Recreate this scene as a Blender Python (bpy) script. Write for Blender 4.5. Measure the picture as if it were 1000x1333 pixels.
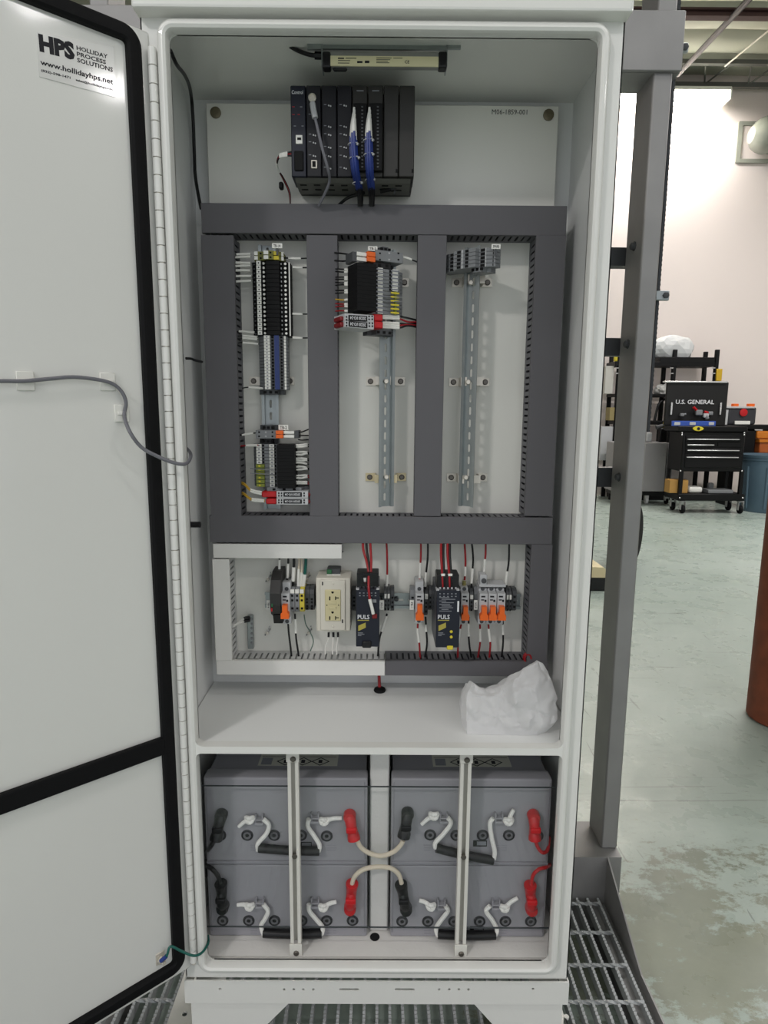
import bpy, bmesh, math, random
from mathutils import Vector, Matrix
from mathutils.geometry import tessellate_polygon
random.seed(7)
S = bpy.context.scene
C = S.collection
for o in list(bpy.data.objects): bpy.data.objects.remove(o)

# ------------------------------------------------------------------ camera
F = 830.0
PITCH, ROLL, YAW = math.radians(9.13), math.radians(.42), math.radians(.2)
CAM = Vector((.0035, -1.111, 1.122))
_fw = Vector((math.sin(YAW)*math.cos(PITCH), math.cos(YAW)*math.cos(PITCH), -math.sin(PITCH)))
_r = Vector((math.cos(YAW), -math.sin(YAW), 0)); _u = _r.cross(_fw)
_rt = _r*math.cos(ROLL) + _u*math.sin(ROLL); _up = -_r*math.sin(ROLL) + _u*math.cos(ROLL)
cd = bpy.data.cameras.new('camera'); cam = bpy.data.objects.new('camera', cd); C.objects.link(cam)
cd.sensor_fit = 'HORIZONTAL'; cd.sensor_width = 36; cd.lens = F/1000*36; cd.clip_start = .02; cd.clip_end = 200
cam.matrix_world = Matrix(((_rt.x, _up.x, -_fw.x, CAM.x), (_rt.y, _up.y, -_fw.y, CAM.y), (_rt.z, _up.z, -_fw.z, CAM.z), (0, 0, 0, 1)))
S.camera = cam

def ray(px, py): return _fw + _rt*((px-500)/F) - _up*((py-666.5)/F)
def P(px, py, Y):                       # the point seen at a pixel on the vertical plane y = Y
    v = ray(px, py); return CAM + v*((Y-CAM.y)/v.y)
def PZ(px, py, z):                      # ... on a horizontal plane
    v = ray(px, py); return CAM + v*((z-CAM.z)/v.z)
def PX(px, py, x):                      # ... on a plane x = const
    v = ray(px, py); return CAM + v*((x-CAM.x)/v.x)

# ------------------------------------------------------------------ world, lamps, exposure
W = bpy.data.worlds.new('hall_air'); S.world = W; W.use_nodes = True
W.node_tree.nodes['Background'].inputs[0].default_value = (.91, .94, 1, 1)
W.node_tree.nodes['Background'].inputs[1].default_value = .82
S.view_settings.view_transform = 'Standard'; S.view_settings.look = 'None'
S.view_settings.exposure = 0.13; S.view_settings.gamma = 1; S.view_settings.use_curve_mapping = False
# ceiling strip lights of the workshop and two added ones: x, y, z, length, watts
LAMPS = [(-2.4, -1.5, 4.9, 3.6, 26), (2.0, -1.5, 4.9, 3.6, 20), (-3.1, -4.4, 4.6, .7, 140), (2.0, -4.2, 4.9, 3.6, 34),
         (4.95, -3.4, 4.9, .5, 26), (6.6, -3.45, 4.9, .6, 34), (3.6, 3.4, 5.2, 3.6, 140), (6.2, 6.2, 5.2, 3.6, 185)]  # last two are added to brighten the far floor and back wall
def area_lamp(x, y, z, L, w, wid=.16, rot=(0, 0, 0)):
    d = bpy.data.lights.new('tube_light', 'AREA'); d.shape = 'RECTANGLE'; d.size = L; d.size_y = wid; d.energy = w; d.color = (1, .965, .955)
    o = bpy.data.objects.new('tube_light', d); C.objects.link(o); o.location = (x, y, z); o.rotation_euler = rot
    return o
for l in LAMPS: area_lamp(*l, .5 if l[3] < 1 else .16)
WALL_Y = 10.15
area_lamp(4.0, WALL_Y-.46, 5.78, 2.7, 100, .2, (math.radians(28), 0, 0))

# ------------------------------------------------------------------ materials
def lin(c):
    return tuple((v/255/12.92 if v/255 <= .04045 else ((v/255+.055)/1.055)**2.4) for v in c) + (1,)
MC = {}
def mat(name, rgb, rough=.5, metal=0, var=0, scale=20, bump=0, bscale=200, coat=0, trans=0, alpha=1, emit=0, ior=1.45, stretch=None, spec=None):
    if name in MC: return MC[name]
    m = bpy.data.materials.new(name); m.use_nodes = True; nt = m.node_tree; b = nt.nodes['Principled BSDF']
    b.inputs['Base Color'].default_value = lin(rgb); b.inputs['Roughness'].default_value = rough; b.inputs['Metallic'].default_value = metal
    b.inputs['Coat Weight'].default_value = coat; b.inputs['Coat Roughness'].default_value = .07
    b.inputs['Transmission Weight'].default_value = trans; b.inputs['Alpha'].default_value = alpha; b.inputs['IOR'].default_value = ior
    if spec is not None: b.inputs['Specular IOR Level'].default_value = spec
    if emit: b.inputs['Emission Color'].default_value = lin(rgb); b.inputs['Emission Strength'].default_value = emit
    tc = nt.nodes.new('ShaderNodeTexCoord')
    src = tc.outputs['Object']
    if stretch:
        mp = nt.nodes.new('ShaderNodeMapping'); mp.inputs['Scale'].default_value = stretch; nt.links.new(src, mp.inputs['Vector']); src = mp.outputs['Vector']
    if var:
        n = nt.nodes.new('ShaderNodeTexNoise'); n.inputs['Scale'].default_value = scale; n.inputs['Detail'].default_value = 4
        nt.links.new(src, n.inputs['Vector'])
        mx = nt.nodes.new('ShaderNodeMix'); mx.data_type = 'RGBA'
        c = lin(rgb); mx.inputs[6].default_value = tuple(max(0, v*(1-var)) for v in c[:3])+(1,); mx.inputs[7].default_value = tuple(min(1, v*(1+var)) for v in c[:3])+(1,)
        nt.links.new(n.outputs['Fac'], mx.inputs[0]); nt.links.new(mx.outputs[2], b.inputs['Base Color'])
    if bump:
        n2 = nt.nodes.new('ShaderNodeTexNoise'); n2.inputs['Scale'].default_value = bscale; n2.inputs['Detail'].default_value = 3
        nt.links.new(src, n2.inputs['Vector'])
        bp = nt.nodes.new('ShaderNodeBump'); bp.inputs['Strength'].default_value = bump; bp.inputs['Distance'].default_value = .002
        nt.links.new(n2.outputs['Fac'], bp.inputs['Height']); nt.links.new(bp.outputs['Normal'], b.inputs['Normal'])
    MC[name] = m; return m
WHITE = mat('powder_coat_white', (226, 226, 221), .32, var=.02, scale=3, bump=.06, bscale=300, coat=.55)
INNER = mat('powder_coat_interior', (229, 230, 228), .36, var=.02, scale=4, bump=.05, bscale=350)
PANELM = mat('panel_white', (226, 225, 217), .42, var=.02, scale=5, bump=.03, bscale=300)
RUBBER = mat('gasket_rubber', (11, 11, 13), .7, var=.2, scale=60, bump=.2, bscale=300, spec=.25)
DGREY = mat('duct_grey_pvc', (98, 97, 100), .6, var=.03, scale=15, spec=.25)
DIN_ = mat('duct_inside_grey', (104, 104, 108), .6, var=.03, scale=15)
DWHITE = mat('duct_white_pvc', (222, 221, 216), .4, var=.02, scale=15)
ZINC = mat('zinc_rail', (158, 164, 164), .38, .75, var=.12, scale=60)
STEEL = mat('plated_steel', (214, 208, 196), .35, .4, var=.1, scale=80)
YZINC = mat('yellow_zinc', (206, 192, 156), .35, .4, var=.1, scale=80)
GALV = mat('galvanised_steel', (150, 149, 148), .55, .42, var=.16, scale=9, bump=.15, bscale=60)
GALVB = mat('galvanised_grating', (172, 175, 176), .5, .35, var=.22, scale=40, bump=.3, bscale=150)
BLACK = mat('black_plastic', (13, 13, 15), .42, var=.15, scale=60)
BLACK2 = mat('black_plastic_matt', (8, 8, 9), .65, var=.1, scale=60, spec=.3)
NAVY = mat('navy_plastic', (20, 24, 38), .4, var=.08, scale=40)
PLCM = mat('plc_dark_plastic', (20, 20, 26), .55, var=.08, scale=40)
PLCB = mat('plc_blank_plastic', (46, 45, 42), .5, var=.05, scale=40)
GREYP = mat('grey_plastic', (128, 130, 132), .45, var=.06, scale=60)
GREYD = mat('dark_grey_plastic', (72, 74, 76), .5, var=.08, scale=60)
LGREY = mat('light_grey_plastic', (188, 189, 190), .4, var=.04, scale=60)
MARK = mat('white_marker', (232, 231, 224), .5, var=.02, scale=90)
ORANGE = mat('orange_plastic', (236, 104, 28), .4, var=.05, scale=60)
YELLOW = mat('yellow_plastic', (214, 196, 52), .45, var=.06, scale=60)
GREEN = mat('green_plastic', (46, 104, 66), .45, var=.08, scale=60)
BLUE = mat('blue_plastic', (34, 52, 108), .45, var=.08, scale=60)
RED = mat('red_plastic', (190, 24, 30), .38, var=.08, scale=60)
WRED = mat('red_wire', (150, 22, 30), .4, var=.08, scale=60)
WBLACK = mat('black_wire', (12, 12, 14), .4, var=.1, scale=60)
WWHITE = mat('white_wire', (225, 223, 216), .45, var=.03, scale=60)
WYEL = mat('yellow_wire', (200, 160, 50), .45, var=.05, scale=60)
WGREY = mat('grey_cable', (112, 112, 118), .45, var=.05, scale=60)
WGREEN = mat('green_wire', (22, 92, 82), .4, var=.06, scale=60)
WBLUE = mat('blue_wire', (38, 58, 128), .42, var=.1, scale=120)
CREAM = mat('cream_cable', (214, 202, 182), .5, var=.04, scale=60)
BEIGE = mat('beige_box', (214, 209, 196), .42, var=.02, scale=30)
IVORY = mat('ivory_outlet', (208, 198, 156), .4, var=.02, scale=30)
INK = mat('black_ink', (18, 18, 26), .6, var=.05)
INKW = mat('white_ink', (225, 226, 228), .6, var=.03)
INKG = mat('grey_ink', (128, 130, 136), .6, var=.05)
INKY = mat('yellow_ink', (170, 158, 70), .6, var=.05)
HOLE = mat('dark_cavity', (8, 8, 9), .9, var=.05)
BATT = mat('battery_grey_case', (140, 139, 145), .5, var=.04, scale=12, bump=.06, bscale=250)
BATTL = mat('battery_lid_grey', (150, 149, 154), .48, var=.04, scale=12, bump=.06, bscale=250)
ROPE = mat('white_rope', (240, 238, 233), .75, var=.15, scale=400, bump=.6, bscale=500)
FOAM = mat('white_foam', (216, 214, 210), .8, var=.05, scale=30, bump=.25, bscale=160)
def clear_mat(name, tint=(.995, 1, 1, 1), rough=.03, haze=0.0):
    m = bpy.data.materials.new(name); m.use_nodes = True; nt = m.node_tree; nt.nodes.clear()
    out = nt.nodes.new('ShaderNodeOutputMaterial'); mx = nt.nodes.new('ShaderNodeMixShader'); t = nt.nodes.new('ShaderNodeBsdfTransparent')
    g = nt.nodes.new('ShaderNodeBsdfGlossy'); lw = nt.nodes.new('ShaderNodeLayerWeight'); lw.inputs['Blend'].default_value = .5; pw = nt.nodes.new('ShaderNodeMath'); pw.operation = 'POWER'; pw.inputs[1].default_value = 5; nt.links.new(lw.outputs['Facing'], pw.inputs[0]); fr = nt.nodes.new('ShaderNodeMath'); fr.operation = 'MULTIPLY_ADD'; fr.inputs[1].default_value = .9; fr.inputs[2].default_value = .035; nt.links.new(pw.outputs[0], fr.inputs[0])
    t.inputs['Color'].default_value = tint; g.inputs['Roughness'].default_value = rough
    nt.links.new(fr.outputs[0], mx.inputs[0]); nt.links.new(t.outputs[0], mx.inputs[1]); nt.links.new(g.outputs[0], mx.inputs[2])
    last = mx
    if haze:
        d = nt.nodes.new('ShaderNodeBsdfDiffuse'); d.inputs[0].default_value = (.95, .95, .95, 1); tl = nt.nodes.new('ShaderNodeBsdfTranslucent'); tl.inputs[0].default_value = (.95, .95, .95, 1)
        ad = nt.nodes.new('ShaderNodeMixShader'); ad.inputs[0].default_value = .45; nt.links.new(d.outputs[0], ad.inputs[1]); nt.links.new(tl.outputs[0], ad.inputs[2])
        m2 = nt.nodes.new('ShaderNodeMixShader'); m2.inputs[0].default_value = haze; nt.links.new(mx.outputs[0], m2.inputs[1]); nt.links.new(ad.outputs[0], m2.inputs[2]); last = m2
    nt.links.new(last.outputs[0], out.inputs[0]); return m
ACRYL = clear_mat('clear_acrylic_sheet')
CLRCAP = clear_mat('smoked_clear_cover', (.55, .55, .58, 1), .1)
BAGM = clear_mat('milky_plastic_film', (.98, .98, .98, 1), .1, .84)

# ------------------------------------------------------------------ mesh helpers
class G:
    """collects shapes given in world coordinates; off is the base point of the thing they belong to"""
    def __init__(s, off=(0, 0, 0)): s.bm = bmesh.new(); s.off = Vector(off); s.mi = 0
    def _v(s, p): return s.bm.verts.new(Vector(p)-s.off)
    def _f(s, vs):
        try: f = s.bm.faces.new(vs); f.material_index = s.mi; f.smooth = True; return f
        except ValueError: return None
    def poly(s, pts): s._f([s._v(p) for p in pts]); return s
    def box(s, x0, x1, y0, y1, z0, z1, bev=0, seg=1):
        x0, x1 = sorted((x0, x1)); y0, y1 = sorted((y0, y1)); z0, z1 = sorted((z0, z1))
        v = [s._v((x, y, z)) for x in (x0, x1) for y in (y0, y1) for z in (z0, z1)]
        fs = [s._f([v[i] for i in q]) for q in ((0, 1, 3, 2), (4, 6, 7, 5), (0, 4, 5, 1), (2, 3, 7, 6), (0, 2, 6, 4), (1, 5, 7, 3))]
        for f in fs: f.smooth = False
        if bev:
            bev = min(bev, .45*min(x1-x0, y1-y0, z1-z0))
            es = list({e for f in fs for e in f.edges})
            r = bmesh.ops.bevel(s.bm, geom=es, offset=bev, segments=seg, affect='EDGES', profile=.5)
            for f in set(r['faces']) | {f for f in fs if f.is_valid}:
                f.material_index = s.mi; f.normal_update(); f.smooth = max(abs(c) for c in f.normal) < .9995
        return s
    def fbox(s, px0, py0, px1, py1, yf, yb, bev=0, seg=1):   # front face seen as this pixel rectangle
        mx, my = (px0+px1)/2, (py0+py1)/2
        return s.box(P(px0, my, yf).x, P(px1, my, yf).x, yf, yb, P(mx, py1, yf).z, P(mx, py0, yf).z, bev, seg)
    def cyl(s, p0, p1, r, r2=None, n=12, cap=True):
        p0, p1 = Vector(p0), Vector(p1); r2 = r if r2 is None else r2
        d = (p1-p0).normalized(); a = d.orthogonal().normalized(); b = d.cross(a)
        A = []; B = []
        for i in range(n):
            t = 2*math.pi*i/n; q = a*math.cos(t)+b*math.sin(t)
            A.append(s._v(p0+q*r)); B.append(s._v(p1+q*r2))
        for i in range(n): s._f([A[i], A[(i+1) % n], B[(i+1) % n], B[i]])
        if cap: s._f(A[::-1]); s._f(B)
        return s
    def tube(s, pts, r, n=8, cap=True):
        pts = [Vector(p) for p in pts]; rings = []; a = None
        for i, p in enumerate(pts):
            d = (pts[min(i+1, len(pts)-1)]-pts[max(i-1, 0)]).normalized()
            if a is None: a = d.orthogonal().normalized()
            a = (a-d*a.dot(d)).normalized(); b = d.cross(a)
            rr = r(i/(len(pts)-1)) if callable(r) else r
            rings.append([s._v(p+(a*math.cos(2*math.pi*k/n)+b*math.sin(2*math.pi*k/n))*rr) for k in range(n)])
        for A, B in zip(rings, rings[1:]):
            for k in range(n): s._f([A[k], A[(k+1) % n], B[(k+1) % n], B[k]])
        if cap: s._f(rings[0][::-1]); s._f(rings[-1])
        return s
    def plate(s, outer, holes, f0, f1):    # polygon with holes, f0/f1 map 2-D to the two 3-D faces
        loops = [outer]+list(holes); flat = [p for l in loops for p in l]
        tri = tessellate_polygon([[Vector((p[0], p[1], 0)) for p in l] for l in loops])
        A = [s._v(f0(*p)) for p in flat]; B = [s._v(f1(*p)) for p in flat]
        for t in tri: s._f([A[i] for i in t]); s._f([B[i] for i in reversed(t)])
        k = 0
        for l in loops:
            n = len(l)
            for i in range(n): s._f([A[k+i], A[k+(i+1) % n], B[k+(i+1) % n], B[k+i]])
            k += n
        return s
    def prism(s, pts, y0, y1, axis='y'):
        m = {'y': lambda t: (lambda a, b: (a, t, b)), 'x': lambda t: (lambda a, b: (t, a, b)), 'z': lambda t: (lambda a, b: (a, b, t))}[axis]
        return s.plate(pts, [], m(y0), m(y1))
    def lathe(s, prof, c, axis='z', n=20):   # prof: (radius, along)
        rings = []
        for r, h in prof:
            ring = []
            for i in range(n):
                t = 2*math.pi*i/n; a, b = r*math.cos(t), r*math.sin(t)
                q = {'z': (a, b, h), 'y': (a, h, b), 'x': (h, a, b)}[axis]; ring.append(s._v(Vector(c)+Vector(q)))
            rings.append(ring)
        for A, B in zip(rings, rings[1:]):
            for i in range(n): s._f([A[i], A[(i+1) % n], B[(i+1) % n], B[i]])
        s._f(rings[0][::-1]); s._f(rings[-1]); return s
    def ring(s, o, i, y0, y1, ro, ri, n=6, ax=None):    # rounded rectangular frame; o, i = (x0,x1,z0,z1)
        def rr(q, r):
            x0, x1, z0, z1 = q; out = []
            for cx, cz, a0 in ((x1-r, z1-r, 0), (x0+r, z1-r, 90), (x0+r, z0+r, 180), (x1-r, z0+r, 270)):
                for k in range(n+1):
                    t = math.radians(a0+90*k/n); out.append((cx+r*math.cos(t), cz+r*math.sin(t)))
            return out
        O, I = rr(o, ro), rr(i, ri); N = len(O)
        L = [[s._v((p[0], y, p[1])) for p in q] for q, y in ((O, y0), (O, y1), (I, y1), (I, y0))]
        for k in range(N):
            j = (k+1) % N
            for a in range(4):
                A, B = L[a], L[(a+1) % 4]; s._f([A[k], A[j], B[j], B[k]])
        return s
    def mesh(s, name, mats, smooth=True):
        bmesh.ops.recalc_face_normals(s.bm, faces=s.bm.faces)
        me = bpy.data.meshes.new(name); s.bm.to_mesh(me); s.bm.free()
        for m in (mats if isinstance(mats, (list, tuple)) else [mats]): me.materials.append(m)
        if smooth:
            fl = [p.use_smooth for p in me.polygons]
            me.set_sharp_from_angle(angle=math.radians(35))
            me.polygons.foreach_set('use_smooth', fl)
        else: me.polygons.foreach_set('use_smooth', [False]*len(me.polygons))
        return me
    def build(s, name, mats, parent=None, smooth=True):
        o = bpy.data.objects.new(name, s.mesh(name, mats, smooth)); C.objects.link(o)
        if parent is not None: o.parent = parent
        else: o.location = s.off
        return o
def tag(o, label, cat, group=None, kind=None):
    if label: o['label'] = label
    if cat: o['category'] = cat
    if group: o['group'] = group
    if kind: o['kind'] = kind
    return o
def thing(name, label, cat, loc=(0, 0, 0), group=None, rotz=0):
    o = bpy.data.objects.new(name, None); o.empty_display_size = .02; C.objects.link(o); o.location = loc; o.rotation_euler = (0, 0, rotz)
    return tag(o, label, cat, group)
def inst(me, name, loc, parent=None, rot=(0, 0, 0), scale=None):
    o = bpy.data.objects.new(name, me); C.objects.link(o); o.location = loc; o.rotation_euler = rot
    if scale: o.scale = scale
    if parent is not None: o.parent = parent
    return o
def dup(root, loc, rotz=None, label=None, group=None):
    r = root.copy(); C.objects.link(r); r.location = loc
    if rotz is not None: r.rotation_euler = (0, 0, rotz)
    if label: r['label'] = label
    if group: r['group'] = group
    for ch in list(root.children):
        c = ch.copy(); C.objects.link(c); c.parent = r
        for g in list(ch.children):
            d = g.copy(); C.objects.link(d); d.parent = c
    return r
def spline(pts, k=6):
    pts = [Vector(p) for p in pts]
    if len(pts) < 3: return [pts[0].lerp(pts[-1], i/k) for i in range(k+1)]
    q = [pts[0]*2-pts[1]]+pts+[pts[-1]*2-pts[-2]]; out = []
    for i in range(1, len(q)-2):
        a, b, c, d = q[i-1:i+3]
        for j in range(k):
            t = j/k; out.append(.5*((2*b)+(c-a)*t+(2*a-5*b+4*c-d)*t*t+(3*b-a-3*c+d)*t*t*t))
    out.append(pts[-1]); return out
def subpath(pts, a, b):
    L = [0]
    for p, q in zip(pts, pts[1:]): L.append(L[-1]+(q-p).length)
    T = L[-1]; n = max(2, int((b-a)*len(pts))+1); out = []
    for i in range(n+1):
        t = T*(a+(b-a)*i/n)
        for j in range(len(pts)-1):
            if L[j+1] >= t-1e-9:
                w = (t-L[j])/max(1e-9, L[j+1]-L[j]); out.append(pts[j].lerp(pts[j+1], min(1, max(0, w)))); break
    return out
def wire(name, label, pts, segs, r=.0016, cat='wire', group=None, n=6, k=5, names=None):
    """pts: (px, py, Y) list or Vectors; segs: (material, from, to, radius factor, part name)"""
    Q = spline([P(*p) if isinstance(p, tuple) else p for p in pts], k); base = Q[0]
    if len(segs) == 1:
        return tag(G(base).tube(Q, r, n).build(name, segs[0][0]), label, cat, group)
    t = thing(name, label, cat, base, group)
    for m, a, b, rf, nm in segs: G(base).tube(subpath(Q, a, b), r*rf, n).build(nm, m, t)
    return t
def txt_mesh(s, w, h, bold=.014):
    cu = bpy.data.curves.new('lettering', 'FONT'); cu.body = s; cu.size = 1; cu.offset = bold; cu.resolution_u = 2
    ob = bpy.data.objects.new('lettering_tmp', cu); C.objects.link(ob)
    dg = bpy.context.evaluated_depsgraph_get(); me = bpy.data.meshes.new_from_object(ob.evaluated_get(dg)); bpy.data.objects.remove(ob)
    xs = [v.co.x for v in me.vertices] or [0, 1]; ys = [v.co.y for v in me.vertices] or [0, 1]
    sx = w/max(1e-6, max(xs)-min(xs)); sy = h/max(1e-6, max(ys)-min(ys)); cx, cy = (max(xs)+min(xs))/2, (max(ys)+min(ys))/2
    for v in me.vertices: v.co = ((v.co.x-cx)*sx, 0, (v.co.y-cy)*sy)
    me.materials.clear(); return me
def txt(name, s, px0, py0, px1, py1, Y, m, parent, off=(0, 0, 0), flip=False, bold=.012):
    a = P(px0, (py0+py1)/2, Y); b = P(px1, (py0+py1)/2, Y); c = P((px0+px1)/2, py0, Y); d = P((px0+px1)/2, py1, Y)
    me = txt_mesh(s, b.x-a.x, c.z-d.z, bold); me.materials.append(m)
    o = bpy.data.objects.new(name, me); C.objects.link(o); o.location = Vector(((a.x+b.x)/2, Y, (c.z+d.z)/2))-Vector(off)
    if flip: o.rotation_euler = (0, math.pi, 0)
    if parent is not None: o.parent = parent
    return o
def circ(cx, cz, r, n=12): return [(cx+r*math.cos(2*math.pi*i/n), cz+r*math.sin(2*math.pi*i/n)) for i in range(n)]
def slot(cx, cz, w, h, n=5):
    r = min(w, h)/2; out = []
    if w >= h: cs = ((cx+w/2-r, cz, -90), (cx-w/2+r, cz, 90))
    else: cs = ((cx, cz+h/2-r, 0), (cx, cz-h/2+r, 180))
    for x, z, a in cs:
        for k in range(n+1):
            t = math.radians(a+180*k/n); out.append((x+r*math.cos(t), z+r*math.sin(t)))
    return out
def screw(g, c, r, h=.002):          # pan head with a cross slot, facing the viewer (-y)
    c = Vector(c); g.lathe([(r, 0), (r, -h*.5), (r*.75, -h)], c, 'y', 10)
# ================================================================== the hall
FLOOR_Z = -.36
def floor_mat():
    m = bpy.data.materials.new('worn_painted_concrete'); m.use_nodes = True; nt = m.node_tree; b = nt.nodes['Principled BSDF']
    tc = nt.nodes.new('ShaderNodeTexCoord'); N = nt.nodes.new; L = nt.links.new
    def noise(sc, det=6, ro=.6, st=(1, 1, 1), dist=0):
        mp = N('ShaderNodeMapping'); mp.inputs['Scale'].default_value = st; L(tc.outputs['Object'], mp.inputs[0])
        n = N('ShaderNodeTexNoise'); n.inputs['Scale'].default_value = sc; n.inputs['Detail'].default_value = det; n.inputs['Roughness'].default_value = ro; n.inputs['Distortion'].default_value = dist
        L(mp.outputs[0], n.inputs['Vector']); return n.outputs['Fac']
    def ramp(src, a, b_, c0=(0, 0, 0, 1), c1=(1, 1, 1, 1)):
        r = N('ShaderNodeValToRGB'); r.color_ramp.elements[0].position = a; r.color_ramp.elements[1].position = b_; r.color_ramp.elements[0].color = c0; r.color_ramp.elements[1].color = c1; L(src, r.inputs[0]); return r.outputs[0]
    def mix(f, a, b_):
        x = N('ShaderNodeMix'); x.data_type = 'RGBA'
        L(f, x.inputs[0])
        for i, v in ((6, a), (7, b_)):
            if isinstance(v, tuple): x.inputs[i].default_value = v
            else: L(v, x.inputs[i])
        return x.outputs[2]
    def math_(op, a, b_):
        x = N('ShaderNodeMath'); x.operation = op; x.use_clamp = True
        for i, v in ((0, a), (1, b_)):
            if isinstance(v, (int, float)): x.inputs[i].default_value = v
            else: L(v, x.inputs[i])
        return x.outputs[0]
    paint = mix(ramp(noise(.9, 4), .35, .7), lin((158, 172, 163)), lin((176, 188, 180)))
    # scuffs and scratches
    scr = ramp(noise(3.4, 10, .76, (.7, 1.7, 1), .8), .60, .68)
    paint = mix(math_('MULTIPLY', scr, .38), paint, lin((112, 122, 116)))
    fine = ramp(noise(30, 8, .78, (.7, 1.6, 1)), .58, .68)
    paint = mix(math_('MULTIPLY', fine, .6), paint, lin((112, 118, 110)))
    for st_, sc_, a_, b2 in (((.3, 6, 1), 2.0, .665, .675), ((7, .8, 1), 2.2, .685, .695)):
        ln = ramp(noise(sc_, 5, .55, st_, 2.2), a_, b2)
        paint = mix(math_('MULTIPLY', ln, .55), paint, lin((96, 102, 96)))
    # a bare worn patch beside the skid where the paint has come off
    gr = N('ShaderNodeVectorMath'); gr.operation = 'DISTANCE'; mp = N('ShaderNodeMapping'); mp.inputs['Scale'].default_value = (.62, 1.0, 1); L(tc.outputs['Object'], mp.inputs[0])
    L(mp.outputs[0], gr.inputs[0]); gr.inputs[1].default_value = (.68, .42, 0)
    near = ramp(gr.outputs['Value'], .15, .95, (1, 1, 1, 1), (0, 0, 0, 1))
    patch = ramp(math_('ADD', math_('MULTIPLY', near, .40), math_('MULTIPLY', noise(4.2, 12, .78, (.8, 1.2, 1)), .85)), .635, .675)
    bare = mix(ramp(noise(2.2, 6), .3, .7), lin((104, 110, 92)), lin((138, 140, 118)))
    col = mix(math_('MULTIPLY', patch, .8), paint, bare)
    L(col, b.inputs['Base Color'])
    L(ramp(noise(6, 6), .3, .8, (.22, .22, .22, 1), (.42, .42, .42, 1)), b.inputs['Roughness'])
    bp = N('ShaderNodeBump'); bp.inputs['Strength'].default_value = .15; bp.inputs['Distance'].default_value = .004; L(noise(40, 6), bp.inputs['Height']); L(bp.outputs[0], b.inputs['Normal'])
    return m
g = G(); g.box(-9, 12, -9, WALL_Y+.2, FLOOR_Z-.1, FLOOR_Z); tag(g.build('floor', floor_mat(), smooth=False), None, None, kind='structure')
WALLM = mat('painted_wall', (230, 219, 213), .6, var=.03, scale=.8, bump=.05, bscale=30)
g = G(); g.box(-9, 12, WALL_Y, WALL_Y+.2, FLOOR_Z, 7); tag(g.build('wall_back', WALLM, smooth=False), None, None, kind='structure')
g = G(); g.box(12, 12.2, -9, WALL_Y+.2, FLOOR_Z, 7); tag(g.build('wall_right', WALLM, smooth=False), None, None, kind='structure')
g = G(); g.box(-9.2, -9, -9, WALL_Y+.2, FLOOR_Z, 7); tag(g.build('wall_left', WALLM, smooth=False), None, None, kind='structure')
CEIL_Z = P(930, 108, WALL_Y-.1).z+.1
INSUL = mat('ceiling_insulation_facing', (156, 158, 142), .65, var=.05, scale=1.2, bump=.2, bscale=8)
g = G(); g.box(-9, 12, -9, WALL_Y+.2, CEIL_Z+.12, CEIL_Z+.2); ceil = tag(g.build('ceiling', INSUL, smooth=False), None, None, kind='structure')
# sagging insulation batts between the purlins, each a piece of the ceiling
def batt_mesh(x0, x1, y0, y1):
    g = G(); nx, ny = 10, 6; rows = []
    for i in range(nx+1):
        r = []
        for j in range(ny+1):
            x = x0+(x1-x0)*i/nx; y = y0+(y1-y0)*j/ny
            r.append(g._v((x, y, CEIL_Z+.11-.10*math.sin(math.pi*j/ny)**.6-.012*math.sin(i*2.1+j)*math.sin(math.pi*j/ny))))
        rows.append(r)
    for i in range(nx):
        for j in range(ny): g._f([rows[i][j], rows[i][j+1], rows[i+1][j+1], rows[i+1][j]])
    return g.mesh('insulation_batt', INSUL)
bm_ = batt_mesh(0, 9, 0, .62)
for j in range(13): inst(bm_, 'insulation_batt', (2.2, 2.1+.625*j, 0), ceil)
RUSTP = mat('primer_red_steel', (84, 60, 56), .6, var=.12, scale=8)
# roof purlin and the bar joist along the back wall
py_ = 7.2; pz_ = P(950, 24, py_).z
g = G(); g.box(1.5, 11.5, py_-.05, py_+.05, pz_, pz_+.03).box(1.5, 11.5, py_-.005, py_+.005, pz_+.03, pz_+.07).box(1.5, 11.5, py_-.05, py_+.05, pz_+.07, pz_+.09)
tag(g.build('roof_purlin', RUSTP, smooth=False), 'red-brown steel roof purlin crossing under the pale insulation', 'beam')
t = thing('bar_joist', 'dark steel bar joist running along the top of the back wall', 'beam', (4, WALL_Y-.25, CEIL_Z-.3))
JD = mat('joist_paint', (96, 96, 90), .6, var=.1, scale=10)
g = G(t.location); g.box(1.2, 11.5, WALL_Y-.20, WALL_Y-.12, CEIL_Z-.20, CEIL_Z-.13); g.build('bottom_chord', JD, t, False)
g = G(t.location); g.box(1.2, 11.5, WALL_Y-.62, WALL_Y-.54, CEIL_Z-.07, CEIL_Z-.01); g.build('top_chord', JD, t, False)
for i in range(14):
    x = 2.3+.7*i
    for sgn in (-1, 1):
        g = G(t.location); g.cyl((x, WALL_Y-.16, CEIL_Z-.15), (x+sgn*.20, WALL_Y-.58, CEIL_Z-.05), .014, n=6); g.build('web_rod', JD, t)
# sprinkler / brace pipes running up towards the camera side of the roof
g = G(); g.cyl(P(883, 97, 9.3), P(980, -6, 6.6), .035, n=8); tag(g.build('brace_pipe', mat('dark_brown_pipe', (28, 22, 20), .6, var=.1)), 'thick dark brace pipe slanting below the roof insulation', 'pipe')
g = G(); g.cyl(P(944, 86, 9.3), P(1008, 34, 8.2), .012, n=6); tag(g.build('hanger_wire', mat('pale_wire', (190, 188, 176), .5, .3, var=.05)), 'thin pale hanger wire slanting across the insulation', 'wire')
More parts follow.
